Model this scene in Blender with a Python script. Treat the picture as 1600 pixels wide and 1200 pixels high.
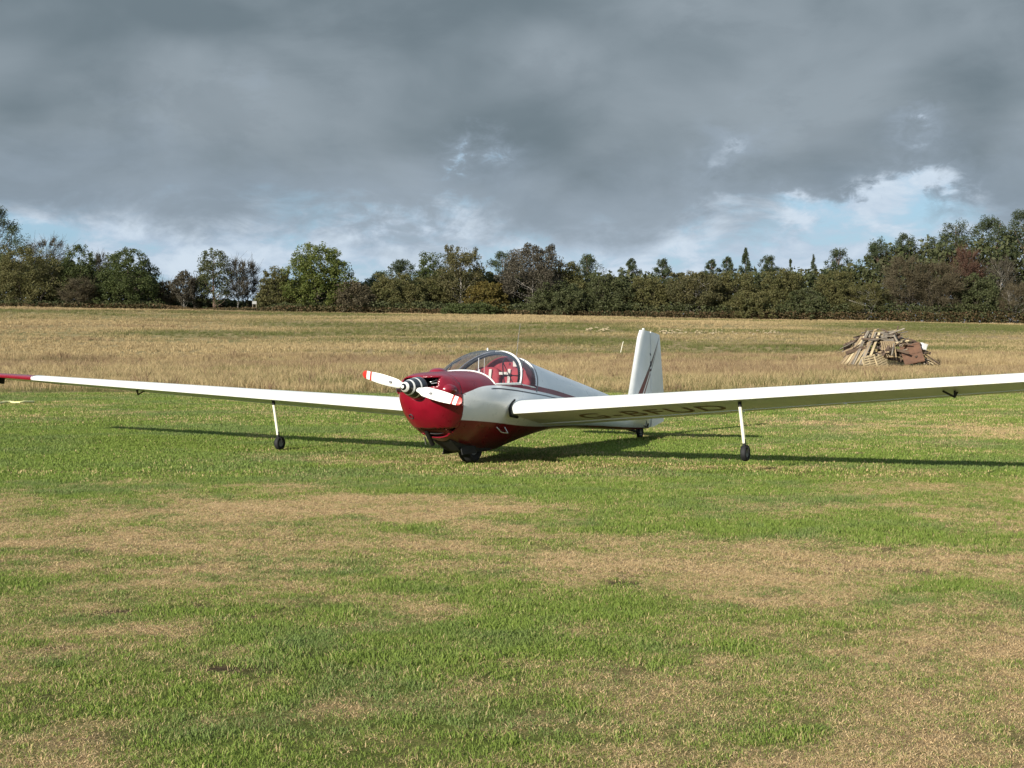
import bpy, math, random
import numpy as np
from mathutils import Vector, Matrix

for o in list(bpy.data.objects):
    bpy.data.objects.remove(o)
SC = bpy.context.scene
COL = SC.collection
R = math.radians

# ------------------------------------------------------------------ camera
F, HOR, EYE = 2134.0, 535.0, 1.54            # focal length in px of the 1600 px frame, horizon row, eye height
cam = bpy.data.objects.new('camera', bpy.data.cameras.new('camera'))
COL.objects.link(cam)
cam.data.sensor_width = 36.0
cam.data.lens = 36.0 * F / 1600.0
cam.data.clip_start = 0.1
cam.data.clip_end = 20000
cam.location = (0, 0, EYE)
cam.rotation_euler = (R(90 - 1.745), 0, 0)
SC.camera = cam

# ------------------------------------------------------------------ light
KX, KZ = 1.45, 1.92                           # shadow run per metre of height
sun = bpy.data.objects.new('sun', bpy.data.lights.new('sun', 'SUN'))
COL.objects.link(sun)
sun.data.energy = 4.3
sun.data.angle = R(0.8)
sun.data.color = (1.0, 0.945, 0.84)
sun.rotation_euler = Vector((KX, KZ, -1)).to_track_quat('-Z', 'Y').to_euler()
sun.location = (-20, -40, 30)
SUN_EL = math.atan(1 / math.hypot(KX, KZ))
SUN_AZ = math.atan2(-KX, -KZ)

SC.view_settings.view_transform = 'Standard'
SC.view_settings.look = 'None'
SC.view_settings.gamma = 1
SC.view_settings.exposure = 0.90
SC.view_settings.use_curve_mapping = False

W = bpy.data.worlds.new('World')
SC.world = W
W.use_nodes = True


class NT:
    """small helper to write node trees"""
    def __init__(s, tree):
        s.t = tree
        s.n = tree.nodes
        s.l = tree.links

    def new(s, typ, **kw):
        nd = s.n.new(typ)
        for k, v in kw.items():
            setattr(nd, k, v)
        return nd

    def put(s, sock, v):
        if isinstance(v, bpy.types.NodeSocket):
            s.l.new(v, sock)
        elif v is not None:
            sock.default_value = v

    def m(s, op, a, b=None, c=None, clamp=False):
        nd = s.new('ShaderNodeMath', operation=op, use_clamp=clamp)
        for i, v in enumerate((a, b, c)):
            s.put(nd.inputs[i], v)
        return nd.outputs[0]

    def vm(s, op, a, b=None, scale=None):
        nd = s.new('ShaderNodeVectorMath', operation=op)
        s.put(nd.inputs[0], a)
        s.put(nd.inputs[1], b)
        if scale is not None:
            s.put(nd.inputs['Scale'], scale)
        return nd.outputs[0]

    def mix(s, fac, a, b, blend='MIX'):
        nd = s.new('ShaderNodeMix', data_type='RGBA', blend_type=blend)
        s.put(nd.inputs[0], fac)
        s.put(nd.inputs[6], a if isinstance(a, bpy.types.NodeSocket) else (*a, 1))
        s.put(nd.inputs[7], b if isinstance(b, bpy.types.NodeSocket) else (*b, 1))
        return nd.outputs[2]

    def noise(s, vec, scale, detail=4, rough=0.55, dist=0.0):
        nd = s.new('ShaderNodeTexNoise')
        s.put(nd.inputs['Vector'], vec)
        nd.inputs['Scale'].default_value = scale
        nd.inputs['Detail'].default_value = detail
        nd.inputs['Roughness'].default_value = rough
        nd.inputs['Distortion'].default_value = dist
        return nd.outputs[0]

    def sstep(s, v, lo, hi):
        nd = s.new('ShaderNodeMapRange', interpolation_type='SMOOTHSTEP')
        s.put(nd.inputs[0], v)
        s.put(nd.inputs[1], lo)
        s.put(nd.inputs[2], hi)
        return nd.outputs[0]

    def step(s, v, thr, soft):
        nd = s.new('ShaderNodeMapRange', interpolation_type='LINEAR')
        s.put(nd.inputs[0], s.m('SUBTRACT', v, thr))
        nd.inputs[1].default_value = -soft
        nd.inputs[2].default_value = soft
        return nd.outputs[0]

    def curve(s, x, pts, x0, x1, y0, y1):
        """piecewise linear function y(x) through pts"""
        mr = s.new('ShaderNodeMapRange')
        s.put(mr.inputs[0], x)
        mr.inputs[1].default_value = x0
        mr.inputs[2].default_value = x1
        fc = s.new('ShaderNodeFloatCurve')
        c = fc.mapping.curves[0]
        P = [((a - x0) / (x1 - x0), (b - y0) / (y1 - y0)) for a, b in pts]
        while len(c.points) < len(P):
            c.points.new(0.5, 0.5)
        for cp, (a, b) in zip(c.points, P):
            cp.location = (a, b)
            cp.handle_type = 'AUTO'
        fc.mapping.update()
        s.put(fc.inputs['Value'], mr.outputs[0])
        return s.m('MULTIPLY_ADD', fc.outputs[0], y1 - y0, y0)


def build_world():
    q = NT(W.node_tree)
    q.n.clear()
    out = q.new('ShaderNodeOutputWorld')
    bg = q.new('ShaderNodeBackground')
    ST = 0.1
    bg.inputs['Strength'].default_value = ST
    sky = q.new('ShaderNodeTexSky', sky_type='NISHITA')
    sky.sun_disc = False
    sky.sun_elevation = SUN_EL
    sky.sun_rotation = SUN_AZ
    sky.altitude = 50
    sky.air_density = 1.0
    sky.dust_density = 1.5
    sky.ozone_density = 1.2
    tc = q.new('ShaderNodeTexCoord')
    d = tc.outputs['Generated']
    sp = q.new('ShaderNodeSeparateXYZ')
    q.put(sp.inputs[0], d)
    x, y, z = sp.outputs
    el = q.m('MULTIPLY', q.m('ARCSINE', z), 57.2958)
    az = q.m('MULTIPLY', q.m('ARCTAN2', x, y), 57.2958)
    # position on a cloud layer overhead: flattens towards the horizon as a real layer does
    den = q.m('ADD', q.m('MAXIMUM', z, 0.0), 0.10)
    cx = q.m('DIVIDE', x, den)
    cy = q.m('DIVIDE', y, den)
    cmb = q.new('ShaderNodeCombineXYZ')
    q.put(cmb.inputs[0], cx)
    q.put(cmb.inputs[1], cy)
    P = cmb.outputs[0]
    n_mid = q.noise(P, 1.6, 5, 0.58, 0.5)

    def sky_noise(sa, se, detail, rough, dist):
        c_ = q.new('ShaderNodeCombineXYZ')
        q.put(c_.inputs[0], q.m('MULTIPLY', az, sa))
        q.put(c_.inputs[1], q.m('MULTIPLY', el, se))
        c_.inputs[2].default_value = 3.7
        return q.noise(c_.outputs[0], 1.0, detail, rough, dist)
    n_big = sky_noise(0.075, 0.15, 3, 0.45, 0.35)
    n_bil = sky_noise(0.15, 0.28, 5, 0.48, 0.35)
    n_edge = sky_noise(0.17, 0.34, 7, 0.60, 0.45)
    n_fine = sky_noise(0.42, 0.85, 6, 0.60, 0.35)
    # ragged lower edge of the deck
    edge = q.m('ADD', q.m('MULTIPLY_ADD', q.m('SUBTRACT', n_edge, 0.5), -5.5, 4.35),
               q.m('MULTIPLY', q.m('SINE', q.m('MULTIPLY_ADD', az, 0.21, 1.6)), -0.35))

    def lobe(a0, e0, ra, re, amp, tilt=0.0):
        da = q.m('SUBTRACT', az, a0)
        de = q.m('SUBTRACT', q.m('SUBTRACT', el, e0), q.m('MULTIPLY', da, tilt))
        r2 = q.m('ADD', q.m('POWER', q.m('DIVIDE', da, ra), 2), q.m('POWER', q.m('DIVIDE', de, re), 2))
        return q.m('MULTIPLY', q.m('POWER', 2.718, q.m('MULTIPLY', r2, -1)), amp)
    holes = [(15.3, 5.6, 3.2, 1.4, 3.6, 0.28), (-4.3, 5.0, 3.2, 1.0, 1.3, 0.0), (9.2, 8.6, 1.9, 2.2, 2.3, 0.55),
             (-2.1, 8.0, 1.0, 1.6, 2.9, 0.5), (-.4, 8.3, 1.0, 1.3, 2.3, 0.0), (11.4, 6.2, 0.9, 0.4, 1.9, -0.3), (16.4, 8.8, 1.1, 1.0, 3.0, 0.2), (-12.0, 11.5, 7.0, 2.6, 2.2, 0.1), (17.5, 12.0, 5.0, 2.2, 2.6, 0.2),
             (-17.0, 4.2, 6.0, 0.8, 0.7, 0.0)]
    hs = None
    for h in holes:
        v = lobe(*h)
        hs = v if hs is None else q.m('ADD', hs, v)
    # torn, not round: the gaps are broken up by the finer cloud
    hs = q.m('MULTIPLY', hs, q.m('MULTIPLY_ADD', q.sstep(q.m('ADD', q.m('MULTIPLY', n_fine, .6), q.m('MULTIPLY', sky_noise(1.1, 1.6, 6, .62, .6), .4)), .38, .64), 1.15, .18))
    cover = q.m('SUBTRACT', q.m('SUBTRACT', el, edge), hs)
    deck = q.sstep(cover, -0.85, 1.35)
    # overhead the layer is broken: the sun comes through such gaps
    gaps = q.m('MULTIPLY', q.sstep(el, 16.0, 30.0), q.sstep(n_mid, 0.28, 0.46))
    deck = q.m('MULTIPLY', deck, q.m('SUBTRACT', 1.0, q.m('MULTIPLY', gaps, 0.95)))
    # deck colour: slate grey with broad lighter and darker folds
    tone = q.m('ADD', q.m('MULTIPLY', n_big, 0.62), q.m('MULTIPLY', n_bil, 0.38))
    thick = q.sstep(cover, 0.2, 4.5)
    c_dark = (0.088, 0.114, 0.132)
    c_lite = (0.162, 0.193, 0.218)
    c_deck = q.mix(q.sstep(tone, 0.36, 0.64), c_dark, c_lite)
    # ragged scud hanging under the layer
    scud = q.m('MULTIPLY', q.sstep(sky_noise(0.13, 0.30, 8, 0.62, 0.25), 0.50, 0.60), q.sstep(cover, 0.6, 2.2))
    c_deck = q.mix(q.m('MULTIPLY', scud, 0.14), c_deck, (0.070, 0.090, 0.108))
    c_deck = q.mix(q.m('MULTIPLY', q.m('SUBTRACT', 1.0, thick), 0.45), c_deck, (0.20, 0.245, 0.30))
    # pale cloud below the deck and blue behind it
    c_low = q.mix(q.sstep(n_fine, 0.35, 0.70), (0.255, 0.31, 0.38), (0.355, 0.405, 0.46))
    skyc = q.mix(0.65, q.vm('SCALE', sky.outputs[0], scale=0.68), (1.75, 3.05, 4.30))
    lowmask = q.sstep(q.m('ADD', n_edge, q.m('MULTIPLY', q.m('SUBTRACT', n_fine, 0.5), 0.9)), 0.28, 0.56)
    lowmask = q.m('MAXIMUM', q.m('MULTIPLY', lowmask, 0.92), q.sstep(el, 3.2, 0.8))
    low = q.mix(lowmask, skyc, q.vm('SCALE', c_low, scale=1 / ST))
    col = q.mix(deck, low, q.vm('SCALE', c_deck, scale=1 / ST))
    # below the horizon: dull ground tone
    col = q.mix(q.sstep(el, -0.5, -3.0), col, (1.2, 1.2, 0.8))
    q.put(bg.inputs['Color'], col)
    q.l.new(bg.outputs[0], out.inputs[0])


build_world()

# ------------------------------------------------------------------ general helpers
rng = np.random.default_rng(7)
random.seed(7)


def mesh_from(name, V, Fc, smooth=False):
    me = bpy.data.meshes.new(name)
    V = np.asarray(V, dtype=np.float32).reshape(-1, 3)
    if isinstance(Fc, np.ndarray):
        n, k = Fc.shape
        me.vertices.add(len(V))
        me.vertices.foreach_set('co', V.ravel())
        me.loops.add(n * k)
        me.loops.foreach_set('vertex_index', Fc.astype(np.int32).ravel())
        me.polygons.add(n)
        me.polygons.foreach_set('loop_start', np.arange(0, n * k, k, dtype=np.int32))
        me.polygons.foreach_set('loop_total', np.full(n, k, dtype=np.int32))
        me.update(calc_edges=True)
    else:
        me.from_pydata([tuple(map(float, v)) for v in V], [], Fc)
        me.update()
    if smooth:
        me.polygons.foreach_set('use_smooth', np.ones(len(me.polygons), dtype=bool))
        if len(me.polygons) < 20000:
            me.set_sharp_from_angle(angle=R(48))
    return me


def link(name, me, mat=None, parent=None, loc=None, rot=None):
    o = bpy.data.objects.new(name, me)
    COL.objects.link(o)
    if mat is not None and me is not None and len(me.materials) == 0:
        me.materials.append(mat)
    if parent is not None:
        o.parent = parent
    if loc is not None:
        o.location = loc
    if rot is not None:
        o.rotation_euler = rot
    return o


def tag(o, label=None, cat=None, group=None, kind=None):
    if label: o['label'] = label
    if cat: o['category'] = cat
    if group: o['group'] = group
    if kind: o['kind'] = kind
    return o


class MB:
    """collects simple shapes into one mesh"""
    def __init__(s):
        s.V, s.F = [], []

    def add(s, V, Fc):
        b = len(s.V)
        s.V += [tuple(v) for v in V]
        s.F += [tuple(i + b for i in f) for f in Fc]
        return s

    def box(s, c, size, M=None, bev=0.0):
        hx, hy, hz = [d / 2 for d in size]
        V = [Vector((x, y, z)) for x in (-hx, hx) for y in (-hy, hy) for z in (-hz, hz)]
        if M is not None:
            V = [M @ v for v in V]
        V = [v + Vector(c) for v in V]
        return s.add(V, [(0, 1, 3, 2), (4, 6, 7, 5), (0, 4, 5, 1), (2, 3, 7, 6), (0, 2, 6, 4), (1, 5, 7, 3)])

    def tube(s, pts, rad, n=8, cap=True):
        pts = [Vector(p) for p in pts]
        if not hasattr(rad, '__len__'):
            rad = [rad] * len(pts)
        rings = []
        up = None
        for i, p in enumerate(pts):
            t = (pts[min(i + 1, len(pts) - 1)] - pts[max(i - 1, 0)]).normalized()
            if up is None:
                up = t.orthogonal().normalized()
            else:
                up = (up - t * up.dot(t)).normalized()
            bi = t.cross(up)
            rings.append([p + (up * math.cos(a) + bi * math.sin(a)) * rad[i] for a in [2 * math.pi * k / n for k in range(n)]])
        V = [v for r in rings for v in r]
        Fc = []
        for i in range(len(pts) - 1):
            for k in range(n):
                Fc.append((i * n + k, i * n + (k + 1) % n, (i + 1) * n + (k + 1) % n, (i + 1) * n + k))
        if cap:
            Fc.append(tuple(range(n - 1, -1, -1)))
            Fc.append(tuple((len(pts) - 1) * n + k for k in range(n)))
        return s.add(V, Fc)

    def lathe(s, prof, n=24, M=None):
        """prof: (axial, radius) revolved about X"""
        V = []
        for a, r in prof:
            for k in range(n):
                t = 2 * math.pi * k / n
                V.append(Vector((a, r * math.cos(t), r * math.sin(t))))
        if M is not None:
            V = [M @ v for v in V]
        Fc = []
        for i in range(len(prof) - 1):
            for k in range(n):
                Fc.append((i * n + k, i * n + (k + 1) % n, (i + 1) * n + (k + 1) % n, (i + 1) * n + k))
        return s.add(V, Fc)

    def build(s, name, mat, parent=None, smooth=False):
        return link(name, mesh_from(name, s.V, s.F, smooth), mat, parent)


def pchip(xs, ys, x):
    xs, ys, x = np.asarray(xs, float), np.asarray(ys, float), np.asarray(x, float)
    h = np.diff(xs)
    dl = np.diff(ys) / h
    m = np.zeros_like(ys)
    m[0], m[-1] = dl[0], dl[-1]
    for i in range(1, len(xs) - 1):
        if dl[i - 1] * dl[i] > 0:
            w1, w2 = 2 * h[i] + h[i - 1], h[i] + 2 * h[i - 1]
            m[i] = (w1 + w2) / (w1 / dl[i - 1] + w2 / dl[i])
    i = np.clip(np.searchsorted(xs, x) - 1, 0, len(h) - 1)
    t = np.clip((x - xs[i]) / h[i], 0, 1)
    return ((1 + 2 * t) * (1 - t) ** 2 * ys[i] + t * (1 - t) ** 2 * h[i] * m[i]
            + t * t * (3 - 2 * t) * ys[i + 1] + t * t * (t - 1) * h[i] * m[i + 1])


def vnoise(x, y, seed=0):
    x = np.asarray(x, float); y = np.asarray(y, float)
    xi = np.floor(x).astype(np.int64); yi = np.floor(y).astype(np.int64)
    fx = x - xi; fy = y - yi
    fx = fx * fx * (3 - 2 * fx); fy = fy * fy * (3 - 2 * fy)

    def h(a, b):
        n = (a * 374761393 + b * 668265263 + seed * 974711) & 0xffffffff
        n = ((n ^ (n >> 13)) * 1274126177) & 0xffffffff
        n = (n ^ (n >> 16)) & 0xffffffff
        return n / 4294967295.0
    return (h(xi, yi) * (1 - fx) + h(xi + 1, yi) * fx) * (1 - fy) + (h(xi, yi + 1) * (1 - fx) + h(xi + 1, yi + 1) * fx) * fy


def fbm(x, y, seed=0, octs=4, gain=0.5):
    s, a, t = 0, 1.0, 0
    for k in range(octs):
        s = s + a * vnoise(x * 2 ** k + 17.3 * k, y * 2 ** k - 9.1 * k, seed + k)
        t += a
        a *= gain
    return s / t


def sstep(x, a, b):
    t = np.clip((np.asarray(x, float) - a) / (b - a), 0, 1)
    return t * t * (3 - 2 * t)


# ------------------------------------------------------------------ materials
def principled(name):
    m = bpy.data.materials.new(name)
    m.use_nodes = True
    q = NT(m.node_tree)
    b = q.n['Principled BSDF']
    return m, q, b


def paint(name, col, rough=0.35, metal=0.0, coat=0.0, var=0.06, scale=6.0, bump=0.0):
    m, q, b = principled(name)
    tc = q.new('ShaderNodeTexCoord')
    n = q.noise(tc.outputs['Object'], scale, 5, 0.6)
    dark = tuple(c * (1 - 2.2 * var) for c in col)
    lite = tuple(min(1, c * (1 + var)) for c in col)
    c = q.mix(q.sstep(n, 0.3, 0.7), dark, lite)
    q.put(b.inputs['Base Color'], c)
    q.put(b.inputs['Roughness'], q.m('MULTIPLY_ADD', n, 0.16, rough - 0.08))
    b.inputs['Metallic'].default_value = metal
    b.inputs['Coat Weight'].default_value = coat
    b.inputs['Coat Roughness'].default_value = 0.08
    if bump:
        bp = q.new('ShaderNodeBump')
        bp.inputs['Strength'].default_value = bump
        bp.inputs['Distance'].default_value = 0.01
        q.put(bp.inputs['Height'], q.noise(tc.outputs['Object'], scale * 6, 3))
        q.l.new(bp.outputs[0], b.inputs['Normal'])
    return m


RED = (0.185, 0.0015, 0.013)
WHITE = (0.80, 0.80, 0.765)
M_white = paint('white_paint', WHITE, 0.32, coat=0.25, var=0.02, scale=3)
def wing_skin():
    m, q, b = principled('doped_wing_fabric')
    tc = q.new('ShaderNodeTexCoord')
    sp = q.new('ShaderNodeSeparateXYZ')
    q.put(sp.inputs[0], tc.outputs['Object'])
    n = q.noise(tc.outputs['Object'], 2.5, 5, 0.6)
    st = q.new('ShaderNodeMapping')
    st.inputs['Scale'].default_value = (0.6, 9.0, 2.0)
    q.put(st.inputs[0], tc.outputs['Object'])
    streak = q.noise(st.outputs[0], 1.0, 4, 0.6)
    c = q.mix(q.sstep(n, .3, .7), (0.74, 0.74, 0.705), (0.81, 0.81, 0.775))
    c = q.mix(q.m('MULTIPLY', q.sstep(streak, .55, .75), .22), c, (0.52, 0.50, 0.43))
    q.put(b.inputs['Base Color'], c)
    b.inputs['Roughness'].default_value = 0.38
    b.inputs['Coat Weight'].default_value = 0.15
    # the skin dips a little between the ribs
    rib = q.m('ABSOLUTE', q.m('SINE', q.m('MULTIPLY', sp.outputs[1], math.pi / 0.34)))
    bp = q.new('ShaderNodeBump')
    bp.inputs['Strength'].default_value = 0.35
    bp.inputs['Distance'].default_value = 0.012
    q.put(bp.inputs['Height'], q.m('ADD', q.m('MULTIPLY', q.m('POWER', rib, .5), -1.0), q.m('MULTIPLY', n, .4)))
    q.l.new(bp.outputs[0], b.inputs['Normal'])
    return m


M_wing = wing_skin()
M_red = paint('red_paint', RED, 0.28, coat=0.5, var=0.05)
M_cream = paint('cream_leg_paint', (0.78, 0.76, 0.60), 0.4, var=0.04)
M_black = paint('black_rubber', (0.008, 0.008, 0.009), 0.75, var=0.2, scale=20)
M_seal = paint('black_seal', (0.010, 0.010, 0.010), 0.7, var=0.2)
M_metal = paint('bare_metal', (0.55, 0.55, 0.54), 0.35, metal=0.9, var=0.08)
M_dmetal = paint('dark_metal', (0.022, 0.021, 0.021), 0.5, metal=0.4, var=0.2)
M_chrome = paint('spinner_black', (0.010, 0.010, 0.012), 0.22, coat=0.6, var=0.1)
M_pwhite = paint('prop_white', (0.82, 0.80, 0.75), 0.3, coat=0.3, var=0.02)
M_pred = paint('prop_tip_red', (0.50, 0.030, 0.022), 0.35, coat=0.2, var=0.05)
M_grey = paint('grey_trim', (0.16, 0.16, 0.17), 0.45, var=0.1)
M_seat = paint('red_upholstery', (0.40, 0.045, 0.055), 0.75, var=0.12, scale=14)
M_strap = paint('pale_webbing', (0.74, 0.70, 0.60), 0.7, var=0.08)
M_dark = paint('dark_interior', (0.03, 0.028, 0.028), 0.8, var=0.2)
M_letter = paint('maroon_lettering', (0.17, 0.075, 0.045), 0.5, var=0.05)
M_flap = paint('dull_red_flap', (0.15, 0.018, 0.014), 0.5, var=0.10)


def glass_mat(name, tint, rough=0.02, refl=1.0):
    m = bpy.data.materials.new(name)
    m.use_nodes = True
    q = NT(m.node_tree)
    q.n.clear()
    out = q.new('ShaderNodeOutputMaterial')
    tr = q.new('ShaderNodeBsdfTransparent')
    tr.inputs[0].default_value = (*tint, 1)
    gl = q.new('ShaderNodeBsdfGlossy')
    gl.inputs['Roughness'].default_value = rough
    gl.inputs['Color'].default_value = (0.9, 0.92, 0.95, 1)
    g = q.new('ShaderNodeNewGeometry')
    dt = q.new('ShaderNodeVectorMath', operation='DOT_PRODUCT')
    q.l.new(g.outputs['Normal'], dt.inputs[0])
    q.l.new(g.outputs['Incoming'], dt.inputs[1])
    fr = q.m('MULTIPLY_ADD', q.m('POWER', q.m('SUBTRACT', 1.0, q.m('ABSOLUTE', dt.outputs['Value'])), 5.0), 0.90, 0.045)
    mx = q.new('ShaderNodeMixShader')
    q.put(mx.inputs[0], q.m('MULTIPLY', fr, refl))
    q.l.new(tr.outputs[0], mx.inputs[1])
    q.l.new(gl.outputs[0], mx.inputs[2])
    q.l.new(mx.outputs[0], out.inputs[0])
    return m


M_glass = glass_mat('tinted_perspex', (0.76, 0.76, 0.79))

# fuselage livery: regions by the fuselage's own coordinates (x aft, z up)
Z1 = [(-1.2, 0.86), (-0.95, 0.885), (-0.86, 0.905), (-0.70, 0.945), (-0.50, 0.985), (-0.20, 0.995), (0.05, 0.975), (0.6, 0.915), (1.2, 0.850), (2.0, 0.750), (3.0, 0.63), (4.5, 0.46), (6.0, 0.30)]
ZL = [(-1.2, 0.62), (-0.95, 0.603), (-0.5, 0.565), (0.0, 0.515), (0.5, 0.46), (1.0, 0.418), (1.6, 0.385), (2.2, 0.365), (3.2, 0.31), (4.8, 0.195), (6.0, 0.13)]
Z2 = [(-1.2, 2.0), (0.15, 2.0), (0.26, 1.06), (0.6, 0.995), (1.05, 0.935), (1.5, 0.885), (2.0, 0.812), (3.0, 0.665), (4.5, 0.47), (6.0, 0.30)]


def make_livery():
    m, q, b = principled('fuselage_livery')
    tc = q.new('ShaderNodeTexCoord')
    sp = q.new('ShaderNodeSeparateXYZ')
    q.put(sp.inputs[0], tc.outputs['Object'])
    x, y, z = sp.outputs
    z1 = q.curve(x, Z1, -1.2, 6.0, 0.0, 2.0)
    zl = q.curve(x, ZL, -1.2, 6.0, 0.0, 2.0)
    mr = q.new('ShaderNodeMapRange')
    # z2: straight pieces written out so the deck stays red in front of the screen
    z2 = q.curve(x, [(-1.2, 1.06), (0.26, 1.06)] + Z2[3:], -1.2, 6.0, 0.0, 2.0)
    z2 = q.m('ADD', z2, q.m('MULTIPLY', q.step(q.m('MULTIPLY', x, -1), -0.12, 0.004), 1.5))
    xf = q.m('MULTIPLY_ADD', q.m('SUBTRACT', z, 0.6), -0.16, -0.800)
    e = 0.003
    above_low = q.step(z, zl, e)
    below1 = q.step(z1, z, e)
    aft = q.step(x, xf, e)
    above2 = q.step(z, z2, e)
    white = q.m('MAXIMUM', q.m('MULTIPLY', q.m('MULTIPLY', above_low, below1), aft), above2)
    line_d = q.m('ABSOLUTE', q.m('SUBTRACT', z, q.m('SUBTRACT', z1, 0.040)))
    line = q.m('MULTIPLY', q.step(0.008, line_d, 0.002), q.step(x, -0.30, 0.02))
    n = q.noise(tc.outputs['Object'], 3.0, 5, 0.6)
    n2 = q.noise(tc.outputs['Object'], 9.0, 4, 0.6)
    wc = q.mix(q.sstep(n, 0.3, 0.7), (0.80, 0.82, 0.83), (0.87, 0.88, 0.88))
    rc = q.mix(q.sstep(n2, 0.3, 0.7), tuple(c * 0.85 for c in RED), tuple(c * 1.08 for c in RED))
    c = q.mix(white, rc, wc)
    c = q.mix(line, c, (0.03, 0.03, 0.045))
    # split line between the upper and lower cowling
    seam = q.m('MULTIPLY', q.step(0.004, q.m('ABSOLUTE', q.m('SUBTRACT', z, q.m('MULTIPLY_ADD', q.m('ADD', x, .8), -.12, 0.905))), 0.0015), q.step(q.m('MULTIPLY', x, -1), 0.80, .004))
    c = q.mix(seam, c, (0.02, 0.004, 0.006))
    st = q.new('ShaderNodeMapping')
    st.inputs['Scale'].default_value = (1.2, 6.0, 14.0)
    q.put(st.inputs[0], tc.outputs['Object'])
    streak = q.sstep(q.noise(st.outputs[0], 1.0, 5, 0.65), .56, .78)
    c = q.mix(q.m('MULTIPLY', q.m('MULTIPLY', streak, white), .20), c, (0.16, 0.14, 0.11))
    # belly soot plus painted-in shade: keel colour darkens towards the ground
    shade_grime = q.m('MULTIPLY', q.m('MULTIPLY', q.sstep(z, 0.45, 0.15), q.sstep(x, 2.4, 1.5)), q.sstep(n2, 0.28, 0.55))
    c = q.mix(q.m('MULTIPLY', shade_grime, 0.85), c, (0.035, 0.028, 0.022))
    q.put(b.inputs['Base Color'], c)
    q.put(b.inputs['Roughness'], q.m('MULTIPLY_ADD', n2, 0.15, 0.22))
    b.inputs['Coat Weight'].default_value = 0.22
    b.inputs['Coat Roughness'].default_value = 0.10
    bp = q.new('ShaderNodeBump')
    bp.inputs['Strength'].default_value = 0.12
    bp.inputs['Distance'].default_value = 0.02
    q.put(bp.inputs['Height'], n)
    q.l.new(bp.outputs[0], b.inputs['Normal'])
    return m


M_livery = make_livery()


def make_fin_mat():
    m, q, b = principled('fin_livery')
    tc = q.new('ShaderNodeTexCoord')
    sp = q.new('ShaderNodeSeparateXYZ')
    q.put(sp.inputs[0], tc.outputs['Object'])
    x, y, z = sp.outputs
    # swept stripe: thin at the top of the rudder, widening towards the fin root
    t = q.m('DIVIDE', q.m('SUBTRACT', 1.64, z), 1.64 - 0.73)
    xl = q.m('MULTIPLY_ADD', t, -0.95, 6.08)
    wd = q.m('MULTIPLY_ADD', t, 0.155, 0.012)
    s1 = q.m('MULTIPLY', q.step(x, xl, 0.004), q.step(q.m('ADD', xl, wd), x, 0.004))
    x2 = q.m('ADD', q.m('ADD', xl, wd), q.m('MULTIPLY_ADD', t, 0.035, 0.010))
    s2 = q.m('MULTIPLY', q.step(x, x2, 0.004), q.step(q.m('ADD', x2, q.m('MULTIPLY_ADD', t, 0.04, 0.006)), x, 0.004))
    s = q.m('MULTIPLY', q.m('MAXIMUM', s1, s2), q.step(1.64, z, 0.004))
    n = q.noise(tc.outputs['Object'], 4.0, 5, 0.6)
    wc = q.mix(q.sstep(n, 0.3, 0.7), (0.72, 0.73, 0.72), (0.80, 0.80, 0.78))
    sc = q.mix(q.sstep(z, 1.2, 0.85), (0.035, 0.030, 0.045), (0.13, 0.006, 0.015))
    q.put(b.inputs['Base Color'], q.mix(s, wc, sc))
    b.inputs['Roughness'].default_value = 0.32
    b.inputs['Coat Weight'].default_value = 0.25
    return m


M_fin = make_fin_mat()


def leaf_mat(name, c1, c2, c3, rough=0.65, spec=0.25):
    """three tones mixed leaf by leaf and in drifts through the crown"""
    m, q, b = principled(name)
    g = q.new('ShaderNodeNewGeometry')
    n = q.noise(g.outputs['Position'], 0.45, 3, 0.5)
    a = q.mix(q.sstep(n, 0.38, 0.62), c1, c2)
    c = q.mix(q.m('MULTIPLY', q.m('POWER', g.outputs['Random Per Island'], 2.0), 0.8), a, c3)
    q.put(b.inputs['Base Color'], c)
    b.inputs['Roughness'].default_value = rough
    b.inputs['Specular IOR Level'].default_value = spec
    tl = q.new('ShaderNodeBsdfTranslucent')
    q.put(tl.inputs[0], c)
    mx = q.new('ShaderNodeMixShader')
    mx.inputs[0].default_value = 0.35
    q.l.new(b.outputs[0], mx.inputs[1])
    q.l.new(tl.outputs[0], mx.inputs[2])
    q.l.new(mx.outputs[0], q.n['Material Output'].inputs[0])
    return m


# ------------------------------------------------------------------ terrain
def terrain(x, y):
    x = np.asarray(x, float); y = np.asarray(y, float)
    top = 5.35 - 0.0165 * np.clip(x, -90, 90)
    t = np.clip((y - 98) / (196 - 98), 0, 1)
    prof = 0.55 * t * t * (3 - 2 * t) + 0.45 * t ** 1.35
    und = (fbm(x / 26, y / 17, 11, 3) - 0.5) * 0.9 * sstep(y, 60, 110) * (1 - 0.8 * sstep(y, 185, 200))
    micro = (fbm(x / 2.2, y / 2.2, 5, 3) - 0.5) * 0.05 * (1 - sstep(y, 30, 60))
    near = np.exp(-(((x - 1.5) / 8) ** 2 + ((y - 19) / 6) ** 2))
    return top * prof + und + micro * (1 - near)


def ground_px(u, v):
    Z = F * EYE / (v - HOR)
    return (u - 800) / F * Z, Z


EDGE = 41.0


def meadow_edge(x):
    return EDGE + (fbm(np.asarray(x, float) / 6, np.zeros_like(np.asarray(x, float)), 31, 3) - 0.5) * 3.0 - 0.03 * np.asarray(x, float)


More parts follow.
